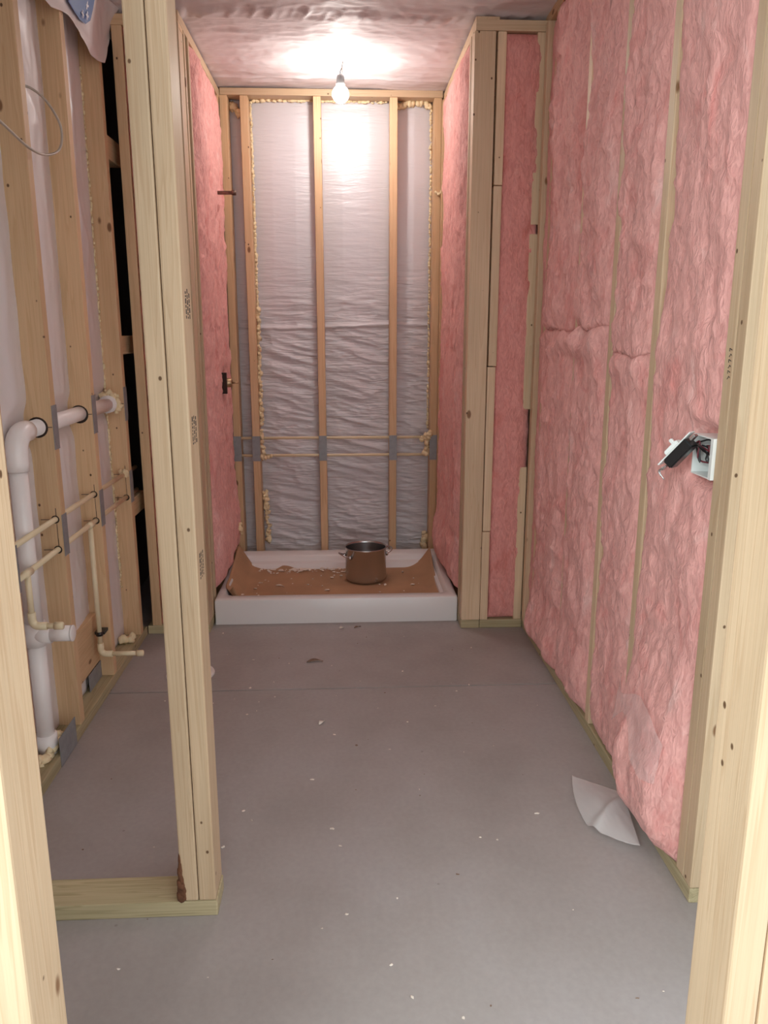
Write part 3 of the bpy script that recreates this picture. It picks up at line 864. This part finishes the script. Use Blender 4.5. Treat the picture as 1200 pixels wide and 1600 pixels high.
RC = 0.0085
def pipe_line(name, z, label):
    e = empty(name, (-0.882, 2.6, z), label, 'pipe', 'cream water pipes along the left wall')
    v, f = tube_vf([(-0.882, 1.75, z), (-0.882, 3.30, z + 0.002)], RC, 14); mesh_obj('run', v, f, M['cpvc'], e, None, True)
    return e
hot = pipe_line('water_pipe', 0.722, 'upper cream water pipe running through the left studs')
cold = pipe_line('water_pipe', 0.627, 'lower cream water pipe with a drop and stub out on the left wall')
for (y, ztop, zst, xe) in ((2.672, 0.627, 0.152, -0.735), (2.12, 0.627, 0.472, -0.80)):
    par = cold
    xb = -0.882
    v, f = tube_vf([(xb, y - 0.022, ztop), (xb, y + 0.022, ztop)], RC + 0.003, 14); mesh_obj('tee', v, f, M['cpvc'], par, None, True)
    v, f = tube_vf([(xb, y, ztop), (xb, y, zst + 0.03)], RC, 14); mesh_obj('drop', v, f, M['cpvc'], par, None, True)
    v, f = tube_vf([(xb, y, zst + 0.04), (xb, y, zst + 0.025)] + arc((xb, y, zst), (0, 0, -1), (1, 0, 0), 0.018, 6) + [(xb + 0.04, y, zst)], RC + 0.0028, 14); mesh_obj('elbow', v, f, M['cpvc'], par, None, True)
    v, f = tube_vf([(xb + 0.03, y, zst), (xe, y, zst)], RC, 14); mesh_obj('stub', v, f, M['cpvc'], par, None, True)
    v, f = tube_vf([(xe - 0.022, y, zst), (xe, y, zst), (xe + 0.003, y, zst)], [RC + 0.0028, RC + 0.0028, RC], 14); mesh_obj('cap', v, f, M['cpvc'], par, None, True)
v, f = tube_vf([(-0.882, 2.672, 0.222), (-0.882, 2.672, 0.236)], 0.0125, 14); mesh_obj('clamp', v, f, M['black_plastic'], cold, None, True)
v, f = box_vf((-0.90, 2.675, 0.224), (-0.866, 2.72, 0.234)); mesh_obj('clamp', v, f, M['black_plastic'], cold)

# back wall water pipes
for z, lab in ((0.717, 'upper thin cream water pipe across the shower back wall'), (0.622, 'lower thin cream water pipe across the shower back wall')):
    v, f = tube_vf([(-0.59, YB + 0.028, z), (0.49, YB + 0.028, z)], 0.0075, 14)
    tag(mesh_obj('water_pipe', v, f, M['cpvc'], None, None, True), lab, 'pipe', 'cream water pipes behind the shower')

# ================================================================== spray foam
def foam(label, pts, r0, r1, seed, n, squash=(1, 1, 1), spread=0.004, sub=1):
    r = random.Random(seed); mb = MB()
    P = [Vector(p) for p in pts]
    for k in range(n):
        t = (k + r.random() * 0.6) / n * (len(P) - 1)
        i = min(int(t), len(P) - 2); q = P[i].lerp(P[i + 1], t - i)
        q = q + Vector((r.uniform(-1, 1), r.uniform(-1, 1), r.uniform(-1, 1))) * spread
        mb.add(*blob_vf(q[:], r.uniform(r0, r1), seed * 100 + k, sub, squash, 0.6))
    return tag(mb.build('spray_foam', M['foam'], None, True), label, 'spray foam', 'beads of cream spray foam')
YF = YB + DP - 0.012
foam('thin spray foam bead up the second back stud from the left, upper half', [(-0.452, YF, 2.39), (-0.452, YF, 1.40)], 0.005, 0.009, 1, 90, (1, 1, 1.6), 0.002)
foam('lumpy spray foam bead down the second back stud from the left, lower half', [(-0.450, YF - 0.02, 1.40), (-0.449, YF - 0.03, 0.78)], 0.006, 0.013, 2, 70, (1, 1, 1.3), 0.005)
foam('dripping spray foam around the pipes at the second back stud from the left', [(-0.449, YB + 0.01, 0.76), (-0.448, YB + 0.005, 0.70), (-0.440, YB + 0.01, 0.65), (-0.445, YB + 0.005, 0.61), (-0.40, YB + 0.02, 0.625)], 0.006, 0.012, 3, 36, (1, 1, 1.2), 0.006)
foam('spray foam lumps low beside the second back stud from the left', [(-0.445, YF - 0.02, 0.42), (-0.44, YF - 0.03, 0.34), (-0.43, YF - 0.02, 0.22), (-0.435, YF - 0.03, 0.13)], 0.007, 0.016, 4, 34, (1, 1, 1.2), 0.008)
foam('thin bead of spray foam beside the right back stud', [(0.452, YF, 2.37), (0.453, YF, 0.76)], 0.004, 0.008, 5, 120, (1, 1, 1.7), 0.002)
foam('big spray foam lump where the pipes meet the right back stud', [(0.41, YB + 0.02, 0.70), (0.44, YB + 0.01, 0.725), (0.453, YB + 0.005, 0.74), (0.44, YB + 0.015, 0.70), (0.447, YB + 0.02, 0.64), (0.43, YB + 0.02, 0.628)], 0.009, 0.016, 6, 40, (1, 1, 1), 0.008)
foam('spray foam lump at the foot of the right back stud', [(0.44, YF - 0.02, 0.10), (0.445, YF - 0.02, 0.17)], 0.016, 0.026, 7, 9, (1, 1, 1), 0.008)
foam('spray foam filling the top corners of the right shower bay', [(0.285, YF, 2.37), (0.30, YF - 0.01, 2.385), (0.33, YF, 2.392), (0.40, YF, 2.394), (0.44, YF, 2.385)], 0.008, 0.020, 8, 36, (1, 0.8, 1), 0.006)
foam('spray foam at the top of the narrow left shower bay', [(-0.55, YF, 2.37), (-0.53, YF, 2.36), (-0.505, YF - 0.02, 2.33)], 0.012, 0.022, 9, 10, (1, 0.8, 1), 0.008)
foam('thin line of spray foam under the top plate behind the bulb', [(-0.44, YF, 2.396), (-0.14, YF, 2.398), (0.23, YF, 2.396)], 0.004, 0.009, 10, 60, (1.6, 0.8, 1), 0.002)
foam('spray foam curl on the right corner stud of the shower', [(0.47, YB - 0.006, 1.965), (0.485, YB - 0.012, 1.95), (0.50, YB - 0.02, 1.965), (0.505, YB - 0.02, 2.0)], 0.005, 0.008, 11, 14, (1, 1, 1), 0.001)
foam('spray foam bead beside the farthest stud of the left wall', [(XL - 0.066, 3.130, 2.2), (XL - 0.068, 3.130, 1.1), (XL - 0.066, 3.130, 0.25)], 0.003, 0.006, 12, 130, (1, 1, 2.2), 0.002)
foam('spray foam around the far coupling of the drain pipe', [(-0.935, 3.09, 1.03), (-0.908, 3.09, 1.045), (-0.88, 3.09, 1.035), (-0.868, 3.09, 1.0), (-0.89, 3.09, 0.97)], 0.008, 0.015, 13, 26, (1, 1, 1), 0.006)
foam('spray foam where the upper water pipe enters the farthest left stud', [(-0.895, 3.12, 0.73), (-0.87, 3.12, 0.735), (-0.875, 3.12, 0.715)], 0.008, 0.015, 14, 9, (1, 1, 1), 0.004)
foam('white spray foam around the foot of the drain pipe', [(-0.94, 2.13, 0.05), (-0.91, 2.10, 0.055), (-0.892, 2.14, 0.05), (-0.888, 2.20, 0.06), (-0.885, 2.25, 0.075)], 0.010, 0.017, 15, 18, (1, 1.1, 0.8), 0.006)
foam('spray foam knob on the left bottom plate beside the farthest stud', [(-0.925, 3.05, 0.055), (-0.905, 3.03, 0.06), (-0.89, 3.05, 0.055), (-0.875, 3.07, 0.06)], 0.014, 0.02, 16, 9, (1, 1, 1), 0.004)
foam('spray foam scraps at the foot of the left shower batt', [(-0.555, 4.02, 0.30), (-0.55, 4.0, 0.27), (-0.555, 4.03, 0.24)], 0.006, 0.012, 17, 9, (1, 1, 1), 0.004)

# ================================================================== shower base, cardboard, pot
def rrect(x0, x1, y0, y1, r, z, n=6):
    pts = []
    for (cx, cy, a0) in ((x1 - r, y0 + r, -90), (x1 - r, y1 - r, 0), (x0 + r, y1 - r, 90), (x0 + r, y0 + r, 180)):
        for k in range(n + 1):
            a = math.radians(a0 + 90 * k / n)
            pts.append((cx + r * math.cos(a), cy + r * math.sin(a), z))
    return pts
PX0, PX1, PY0, PY1, PH = -0.588, 0.4985, 3.335, 4.135, 0.116
loops = [
    rrect(PX0, PX1, PY0, PY1, 0.006, 0.0),
    rrect(PX0, PX1, PY0, PY1, 0.006, PH - 0.010),
    rrect(PX0 + 0.002, PX1 - 0.002, PY0 + 0.003, PY1 - 0.002, 0.008, PH - 0.003),
    rrect(PX0 + 0.006, PX1 - 0.006, PY0 + 0.010, PY1 - 0.005, 0.010, PH),
    rrect(PX0 + 0.034, PX1 - 0.034, PY0 + 0.055, PY1 - 0.085, 0.05, PH),
    rrect(PX0 + 0.040, PX1 - 0.040, PY0 + 0.063, PY1 - 0.093, 0.05, PH - 0.006),
    rrect(PX0 + 0.046, PX1 - 0.046, PY0 + 0.070, PY1 - 0.104, 0.05, PH - 0.030),
    rrect(PX0 + 0.060, PX1 - 0.060, PY0 + 0.080, PY1 - 0.130, 0.05, PH - 0.036),
    rrect(PX0 + 0.070, PX1 - 0.070, PY0 + 0.088, PY1 - 0.150, 0.05, 0.045),
    rrect(PX0 + 0.20, PX1 - 0.20, PY0 + 0.2, PY1 - 0.28, 0.05, 0.040),
]
mb = MB(); n = len(loops[0])
for lp_ in loops: mb.v += lp_
for i in range(len(loops) - 1):
    for k in range(n):
        k2 = (k + 1) % n
        mb.f.append((i * n + k, i * n + k2, (i + 1) * n + k2, (i + 1) * n + k))
mb.f.append(tuple((len(loops) - 1) * n + k for k in range(n)))
mb.f.append(tuple(range(n - 1, -1, -1)))
pan = mb.build('shower_tray', M['pan'])
tag(pan, 'low white acrylic shower base filling the alcove floor', 'shower base')
pan.data.polygons.foreach_set('use_smooth', [True] * len(pan.data.polygons))
es = pan.modifiers.new('edges', 'EDGE_SPLIT'); es.split_angle = math.radians(35)
# cardboard: a sheet cut to the base with curled corners
nu, nv = 90, 60
s = np.linspace(0, 1, nu)[:, None] * np.ones((1, nv)); t = np.ones((nu, 1)) * np.linspace(0, 1, nv)[None, :]
x0, x1, y0, y1 = -0.565, 0.445, 3.392, 4.01
cx, cy = (x0 + x1) / 2, (y0 + y1) / 2
# rounded outline: squeeze a square grid into a superellipse-ish outline at the front corners
a = 2 * s - 1; b = 2 * t - 1
fr = np.clip(-b, 0, 1)
ax = a * (1 - 0.10 * fr ** 6 * np.abs(a) ** 4)
X = cx + ax * (x1 - x0) / 2
Y = cy + b * (y1 - y0) / 2 + 0.03 * np.abs(a) ** 8 * fr ** 2
Z = 0.052 + 0 * X
Z = Z + 0.030 * np.clip(-a - 0.86, 0, 1) / 0.14 * 2.4                # left edge curls up onto the rim
Z = Z + 0.085 * np.clip((a - 0.72) / 0.28, 0, 1) ** 2 * np.clip((b + 0.1) / 1.1, 0, 1) ** 1.5   # far right corner
Z = Z + 0.02 * np.clip((a - 0.9) / 0.1, 0, 1)
Z = Z + 0.06 * np.clip((-a - 0.68) / 0.32, 0, 1) ** 2 * np.clip((b + 0.2) / 1.2, 0, 1)          # far left corner
Z = Z + 0.026 * np.clip((-b - 0.93) / 0.07, 0, 1)
Z = Z + 0.018 * np.exp(-((a + 0.52) / 0.10) ** 2) * np.clip((b - 0.75) / 0.25, 0, 1)
Z = Z + 0.002 * fbm(X * 6, Y * 6, 91, 2)
back_cut = 0.035 * np.clip((b - 0.8) / 0.2, 0, 1) * (np.exp(-((a + 0.62) / 0.06) ** 2) * 1.2 - 0.3 * np.abs(a) ** 6)
Y = Y - back_cut
V = np.stack([X, Y, Z], -1).reshape(-1, 3)
tag(sheet_obj('cardboard_sheet', V, grid_faces(nu, nv), M['cardboard'], None, None, True, 0.003), 'brown cardboard sheet with curled corners lining the shower base', 'cardboard')

pt = empty('cooking_pot', (0.097, 3.80, 0.0545), 'shiny steel cooking pot standing on the cardboard', 'pot')
pc = (0.097, 3.80, 0.0545)
Rp, Hp = 0.102, 0.172
prof = [(0.0, 0.0), (Rp - 0.014, 0.0), (Rp - 0.005, 0.003), (Rp - 0.001, 0.010), (Rp, 0.02), (Rp, Hp - 0.006), (Rp + 0.003, Hp - 0.003), (Rp + 0.004, Hp), (Rp + 0.002, Hp + 0.002), (Rp - 0.002, Hp), (Rp - 0.003, Hp - 0.008), (Rp - 0.003, 0.02), (Rp - 0.008, 0.009), (0.0, 0.007)]
v, f = lathe_vf(prof, pc, 64); mesh_obj('body', v, f, M['steel'], pt, None, True)
v, f = lathe_vf([(0.0, 0.045), (Rp - 0.0035, 0.045)], pc, 48); mesh_obj('water', v, f, M['water'], pt)
for ang in (math.radians(24), math.radians(204)):
    ca, sa = math.cos(ang), math.sin(ang)
    def hp(rad, tan, z): return (pc[0] + ca * rad - sa * tan, pc[1] + sa * rad + ca * tan, pc[2] + z)
    path = smooth_path([hp(Rp - 0.001, -0.034, Hp - 0.040), hp(Rp + 0.020, -0.034, Hp - 0.032), hp(Rp + 0.034, -0.024, Hp - 0.024), hp(Rp + 0.038, 0, Hp - 0.022), hp(Rp + 0.034, 0.024, Hp - 0.024), hp(Rp + 0.020, 0.034, Hp - 0.032), hp(Rp - 0.001, 0.034, Hp - 0.040)], 5)
    hd = MB().tube(path, 0.0042, 10).build('handle', M['steel'], pt, True)
    for tn in (-0.034, 0.034):
        v, f = blob_vf(hp(Rp, tn, Hp - 0.042), 0.010, 1, 2, (0.8, 0.8, 1.2), 0.0); mesh_obj('rivet_pad', v, f, M['steel'], hd, None, True)

# ================================================================== light bulb on its wire
bc = Vector((-0.003, 3.80, 2.300))
lb = empty('light_bulb', bc, 'bare glowing bulb hanging in a grey socket from the ceiling wire', 'light bulb')
prof = []
for k in range(0, 17):
    a = math.pi * (k / 16) * 0.80
    prof.append((0.0365 * math.sin(a), -0.0365 * math.cos(a)))
prof += [(0.0155, 0.034), (0.0135, 0.041), (0.0, 0.041)]
v, f = lathe_vf(prof, bc, 32); mesh_obj('globe', v, f, M['bulb'], lb, None, True)
v, f = lathe_vf([(0.0, 0.036), (0.0195, 0.036), (0.0205, 0.042), (0.0185, 0.052), (0.017, 0.07), (0.0135, 0.0765), (0.004, 0.079), (0.0, 0.079)], bc, 24); sk = mesh_obj('socket', v, f, M['socket'], lb, None, True)
for (dx, ph) in ((0.0, 0.0), (0.004, 1.0)):
    path = smooth_path([bc + Vector((-0.002 + dx, 0, 0.074)), bc + Vector((-0.001 + dx * 2, 0.002, 0.092)), bc + Vector((0.006 + dx * 0.5, 0.004, 0.108)), bc + Vector((0.013, 0.006, 0.142))], 6)
    v, f = tube_vf(path, 0.0022, 8); mesh_obj('wire', v, f, M['black_plastic'] if ph == 0 else M['cable'], lb, None, True)

# ================================================================== shower arm stub, valve
v, f = tube_vf([(-0.66, 3.90, 1.903), (-0.575, 3.90, 1.903), (-0.574, 3.90, 1.903), (-0.512, 3.90, 1.9035), (-0.511, 3.90, 1.9035), (-0.492, 3.90, 1.9035)], [0.008, 0.008, 0.0085, 0.0085, 0.0115, 0.0115], 14)
tag(mesh_obj('shower_arm_stub', v, f, M['dark_brass'], None, None, True), 'dark capped pipe stub for the shower head poking from the pink batt', 'pipe stub')
vv = empty('shower_valve', (AL_, 3.885, 1.035), 'round brass shower valve in a dark slot of the left shower batt', 'valve')
v, f = tube_vf([(-0.63, 3.885, 1.035), (-0.548, 3.885, 1.035), (-0.545, 3.885, 1.035)], [0.022, 0.022, 0.019], 20); mesh_obj('body', v, f, M['brass'], vv, None, True)
v, f = tube_vf([(-0.548, 3.885, 1.035), (-0.515, 3.885, 1.035)], [0.005, 0.004], 10); mesh_obj('stem', v, f, M['brass'], vv, None, True)
v, f = box_vf((-0.632, 3.838, 0.985), (-0.566, 3.862, 1.085)); mesh_obj('slot_shade', v, f, M['hole'], vv)  # black box standing in for the shade of the slot beside the valve

# ================================================================== switch box with a loose device
bx = empty('switch_box', (XR + 0.03, 1.65, 0.965), 'white electrical box by the right end post with its wiring exposed', 'electrical box')
y0b, y1b, z0b, z1b = 1.5935, 1.692, 0.972, 1.060
mb = MB()
mb.box((XR - 0.006, y0b, z0b), (XR + 0.06, y0b + 0.012, z1b)); mb.box((XR - 0.004, y1b - 0.003, z0b), (XR + 0.06, y1b, z1b))
mb.box((XR - 0.004, y0b + 0.012, z0b), (XR + 0.06, y1b - 0.003, z0b + 0.003)); mb.box((XR - 0.004, y0b + 0.012, z1b - 0.003), (XR + 0.06, y1b - 0.003, z1b))
mb.box((XR + 0.06, y0b, z0b), (XR + 0.063, y1b, z1b))
mb.build('shell', M['white_plastic'], bx)
mb = MB(); mb.box((XR + 0.052, y0b + 0.013, z0b + 0.004), (XR + 0.0595, y1b - 0.004, z1b - 0.004)); mb.build('cavity', M['hole'], bx)
r = random.Random(5)
for k in range(7):
    p0 = (XR + 0.05, r.uniform(y0b + 0.02, y1b - 0.02), r.uniform(z0b + 0.02, z1b - 0.02))
    p1 = (XR + r.uniform(0.0, 0.02), r.uniform(y0b + 0.02, y1b - 0.02), r.uniform(z0b + 0.02, z1b - 0.01))
    p2 = (XR + r.uniform(-0.004, 0.02), r.uniform(y0b + 0.02, y1b - 0.02), r.uniform(z0b + 0.02, z1b - 0.01))
    v, f = tube_vf(smooth_path([p0, p1, p2, (XR - 0.004, 1.68, 1.04)], 5), 0.002, 7); mesh_obj('wire', v, f, M['wire_red'] if k % 3 == 0 else M['black_plastic'], bx, None, True)
# device pulled out of the box
dv = empty('switch', (0.735, 1.715, 1.00), 'black loose switch hanging tilted out of the white electrical box', 'switch')
A = Vector((0.750, 1.650, 1.058)); B = Vector((0.712, 1.696, 0.988))
ax_ = (B - A).normalized(); sd = Vector((0.75, 0.66, 0.0)); sd = (sd - ax_ * sd.dot(ax_)).normalized(); nn = ax_.cross(sd).normalized()
if nn.z < 0: nn = -nn
def obox(name, c, hx, hy, hz, mat, parent, bev=0.002):
    bm = bmesh.new(); bmesh.ops.create_cube(bm, size=2)
    for q in bm.verts: q.co = Vector((q.co.x * hx, q.co.y * hy, q.co.z * hz))
    bmesh.ops.bevel(bm, geom=list(bm.edges), offset=bev, segments=2, affect='EDGES')
    me = bpy.data.meshes.new(name); bm.to_mesh(me); bm.free(); me.materials.append(M[mat])
    o = bpy.data.objects.new(name, me); COL.objects.link(o)
    Rm = Matrix((ax_, sd, nn)).transposed().to_4x4()
    _parent(o, parent, Matrix.Translation(c) @ Rm)
    return o
mid = (A + B) / 2
obox('body', mid - nn * 0.006, 0.036, 0.016, 0.0125, 'black_plastic', dv, 0.003)
obox('strap', mid + nn * 0.0085, 0.052, 0.012, 0.0014, 'white_plastic', dv, 0.0005)
obox('rocker', mid + nn * 0.0145 + ax_ * 0.004, 0.020, 0.010, 0.0055, 'white_plastic', dv, 0.002)
obox('toggle', mid + nn * 0.023 - ax_ * 0.004, 0.004, 0.004, 0.009, 'white_plastic', dv, 0.0015)
obox('terminal', mid - nn * 0.004 + ax_ * 0.050, 0.007, 0.006, 0.002, 'steel', dv, 0.0006)
obox('terminal', mid - nn * 0.002 - ax_ * 0.046, 0.007, 0.008, 0.003, 'steel', dv, 0.0006)
for k in range(2):
    v, f = tube_vf(smooth_path([mid + ax_ * 0.052, mid + ax_ * 0.066 - nn * 0.004 * k, mid + ax_ * 0.07 - nn * (0.012 + 0.01 * k)], 5), 0.0014, 6); mesh_obj('screw_tab', v, f, M['steel'], dv, None, True)

# ================================================================== plastic scrap at the foot of the near batt
nu, nv = 44, 44
s = np.linspace(0, 1, nu)[:, None] * np.ones((1, nv)); t = np.ones((nu, 1)) * np.linspace(0, 1, nv)[None, :]
# corners: tip far, tip at wall far, near bottom
c00 = np.array([0.648, 2.02, 0.022]); c10 = np.array([0.752, 1.89, 0.045]); c11 = np.array([0.730, 1.70, 0.018]); c01 = np.array([0.628, 1.80, 0.004])
P = (1 - s)[..., None] * (1 - t)[..., None] * c00 + s[..., None] * (1 - t)[..., None] * c10 + s[..., None] * t[..., None] * c11 + (1 - s)[..., None] * t[..., None] * c01
P[..., 2] += 0.016 * np.sin(s * math.pi) * np.sin(t * math.pi * 0.9) + 0.010 * np.exp(-((s + t - 1.1) / 0.08) ** 2) + 0.002 * fbm(s * 5, t * 5, 3, 2)
P[..., 0] += -0.012 * np.sin(t * math.pi) * (1 - s) ; P[..., 1] += -0.02 * np.sin(s * math.pi) * t
tag(sheet_obj('plastic_scrap', P.reshape(-1, 3), grid_faces(nu, nv), M['poly_scrap']), 'torn translucent plastic scrap on the floor at the near right batt', 'plastic scrap')
# torn facing still clinging to the near batt
nu, nv = 36, 30
s = np.linspace(0, 1, nu)[:, None] * np.ones((1, nv)); t = np.ones((nu, 1)) * np.linspace(0, 1, nv)[None, :]
Yc = 1.62 + 0.30 * s; Zc = 0.34 + 0.055 * np.sin(s * 5.0) + 0.10 * s ** 2 - t * (0.10 + 0.05 * np.sin(s * 7))
env = np.exp(-((Zc - 0.19) / 0.17) ** 2) + 0.25 * np.exp(-((Zc - 0.42) / 0.1) ** 2)
Xc = XR - 0.026 - 0.075 * env * np.clip(np.sin(np.clip((Yc - 1.585) / 0.36, 0, 1) * math.pi), 0, 1) ** 0.6 - 0.006 * fbm(Yc * 20, Zc * 20, 5, 2)
tag(sheet_obj('torn_facing', np.stack([Xc, Yc, Zc], -1).reshape(-1, 3), grid_faces(nu, nv), M['poly_thin']), 'torn strip of clear facing over the sagging foot of the near right batt', 'plastic scrap')

# ================================================================== cable loop on the left wall
path = smooth_path([(-0.90, 2.40, 1.93), (-0.862, 2.41, 1.935), (-0.835, 2.47, 1.915), (-0.82, 2.53, 1.862), (-0.825, 2.52, 1.80), (-0.835, 2.43, 1.765), (-0.84, 2.32, 1.760), (-0.85, 2.20, 1.785), (-0.86, 2.10, 1.81)], 7)
v, f = tube_vf(path, 0.0035, 8)
tag(mesh_obj('cable', v, f, M['cable'], None, None, True), 'thin looped cable sticking out of the upper left studs', 'cable')

# ================================================================== toilet flange
tf = empty('toilet_flange', (-0.60, 2.815, 0), 'white slotted toilet flange on the floor, half hidden by the post', 'toilet flange')
v, f = lathe_vf([(0.050, 0.001), (0.090, 0.001), (0.091, 0.004), (0.089, 0.008), (0.054, 0.008), (0.050, 0.004), (0.050, 0.001)], (-0.60, 2.815, 0), 48); mesh_obj('ring', v, f, M['pvc'], tf, None, False)
for a in range(0, 360, 45):
    a0 = math.radians(a + 10); pts = [(-0.60 + 0.073 * math.cos(a0 + q), 2.815 + 0.073 * math.sin(a0 + q), 0.0082) for q in (0, 0.12, 0.24, 0.36, 0.48)]
    mb = MB()
    for i in range(len(pts) - 1):
        mb.tube([pts[i], pts[i + 1]], 0.0028, 6)
    mb.build('slot', M['hole'], tf)
v, f = lathe_vf([(0.0, 0.003), (0.049, 0.003)], (-0.60, 2.815, 0), 32); mesh_obj('drain_hole', v, f, M['hole'], tf)

# ================================================================== debris
def crumbs(name, label, spots, zf, mat, seed, s0=0.002, s1=0.006):
    r = random.Random(seed); mb = MB()
    for k, (x, y) in enumerate(spots):
        sz = r.uniform(s0, s1)
        z = zf(x, y) if callable(zf) else zf
        mb.add(*blob_vf((x, y, z + sz * 0.3), sz, seed + k, 1, (r.uniform(0.6, 1.8), r.uniform(0.6, 1.5), 0.45), 0.7))
    return tag(mb.build(name, M[mat]), label, 'crumbs', kind='stuff')
r = random.Random(3)
sp = [(r.gauss(-0.25, 0.11), 3.985 - abs(r.gauss(0, 0.035))) for _ in range(130)] + [(r.uniform(-0.5, 0.38), r.uniform(3.5, 4.0)) for _ in range(46)] + [(r.gauss(0.0, 0.06), 3.965) for _ in range(16)]
sp = [(x, y) for (x, y) in sp if (x - 0.097) ** 2 + (y - 3.8) ** 2 > 0.115 ** 2]
crumbs('foam_crumbs', 'pale foam crumbs scattered over the cardboard', sp, 0.057, 'crumb', 51, 0.002, 0.0085)
sp = [(r.uniform(-0.75, 0.72), r.uniform(0.95, 3.25)) for _ in range(70)]
crumbs('floor_crumbs', 'tiny pale chips scattered over the grey floor', sp, 0.0, 'crumb', 61, 0.0012, 0.004)
sp = [(r.uniform(-0.75, 0.72), r.uniform(0.95, 3.25)) for _ in range(26)]
crumbs('dark_specks', 'tiny dark specks scattered over the grey floor', sp, 0.0, 'brown_scrap', 71, 0.0012, 0.003)

def chip(name, label, c, L_, w, rot, mat, cat, h=0.004):
    nu = 8; V = []; F = []
    for i in range(nu):
        t = i / (nu - 1); ww = w * math.sin(math.pi * (0.08 + 0.84 * t)); zz = h * math.sin(math.pi * t) + 0.001
        for sgn in (-1, 1):
            lx, ly = (t - 0.5) * L_, sgn * ww / 2 + 0.1 * L_ * math.sin(3 * t)
            V.append((c[0] + lx * math.cos(rot) - ly * math.sin(rot), c[1] + lx * math.sin(rot) + ly * math.cos(rot), zz + 0.002 * sgn * math.sin(5 * t) + 0.002))
    F = [(2 * i, 2 * i + 1, 2 * i + 3, 2 * i + 2) for i in range(nu - 1)]
    return tag(sheet_obj(name, V, F, M[mat], None, None, True, 0.0012), label, cat)
chip('paper_scrap', 'small brown paper scrap on the floor before the shower base', (-0.13, 2.905), 0.065, 0.016, 0.1, 'brown_scrap', 'scrap', 0.006)
chip('foam_chip', 'small white foam chip on the floor nearest the post', (-0.088, 2.405), 0.030, 0.014, 0.9, 'crumb', 'scrap', 0.004)
chip('foam_chip', 'small white foam chip close to the shower base front', (-0.025, 3.262), 0.022, 0.016, 0.4, 'crumb', 'scrap', 0.004)
chip('wood_splinter', 'thin dark splinter on the floor by the shower base front', (0.045, 3.268), 0.035, 0.007, 0.5, 'brown_scrap', 'scrap', 0.003)
chip('foam_scrap', 'cream foam scrap on the cardboard left of the pot', (-0.33, 3.70), 0.05, 0.010, -0.5, 'crumb', 'scrap', 0.004)
for o in bpy.data.objects:
    if o.name.startswith('foam_scrap'):
        Mx = Matrix.Translation((0, 0, 0.054)) @ W[o]; o.matrix_basis = Mx; W[o] = Mx
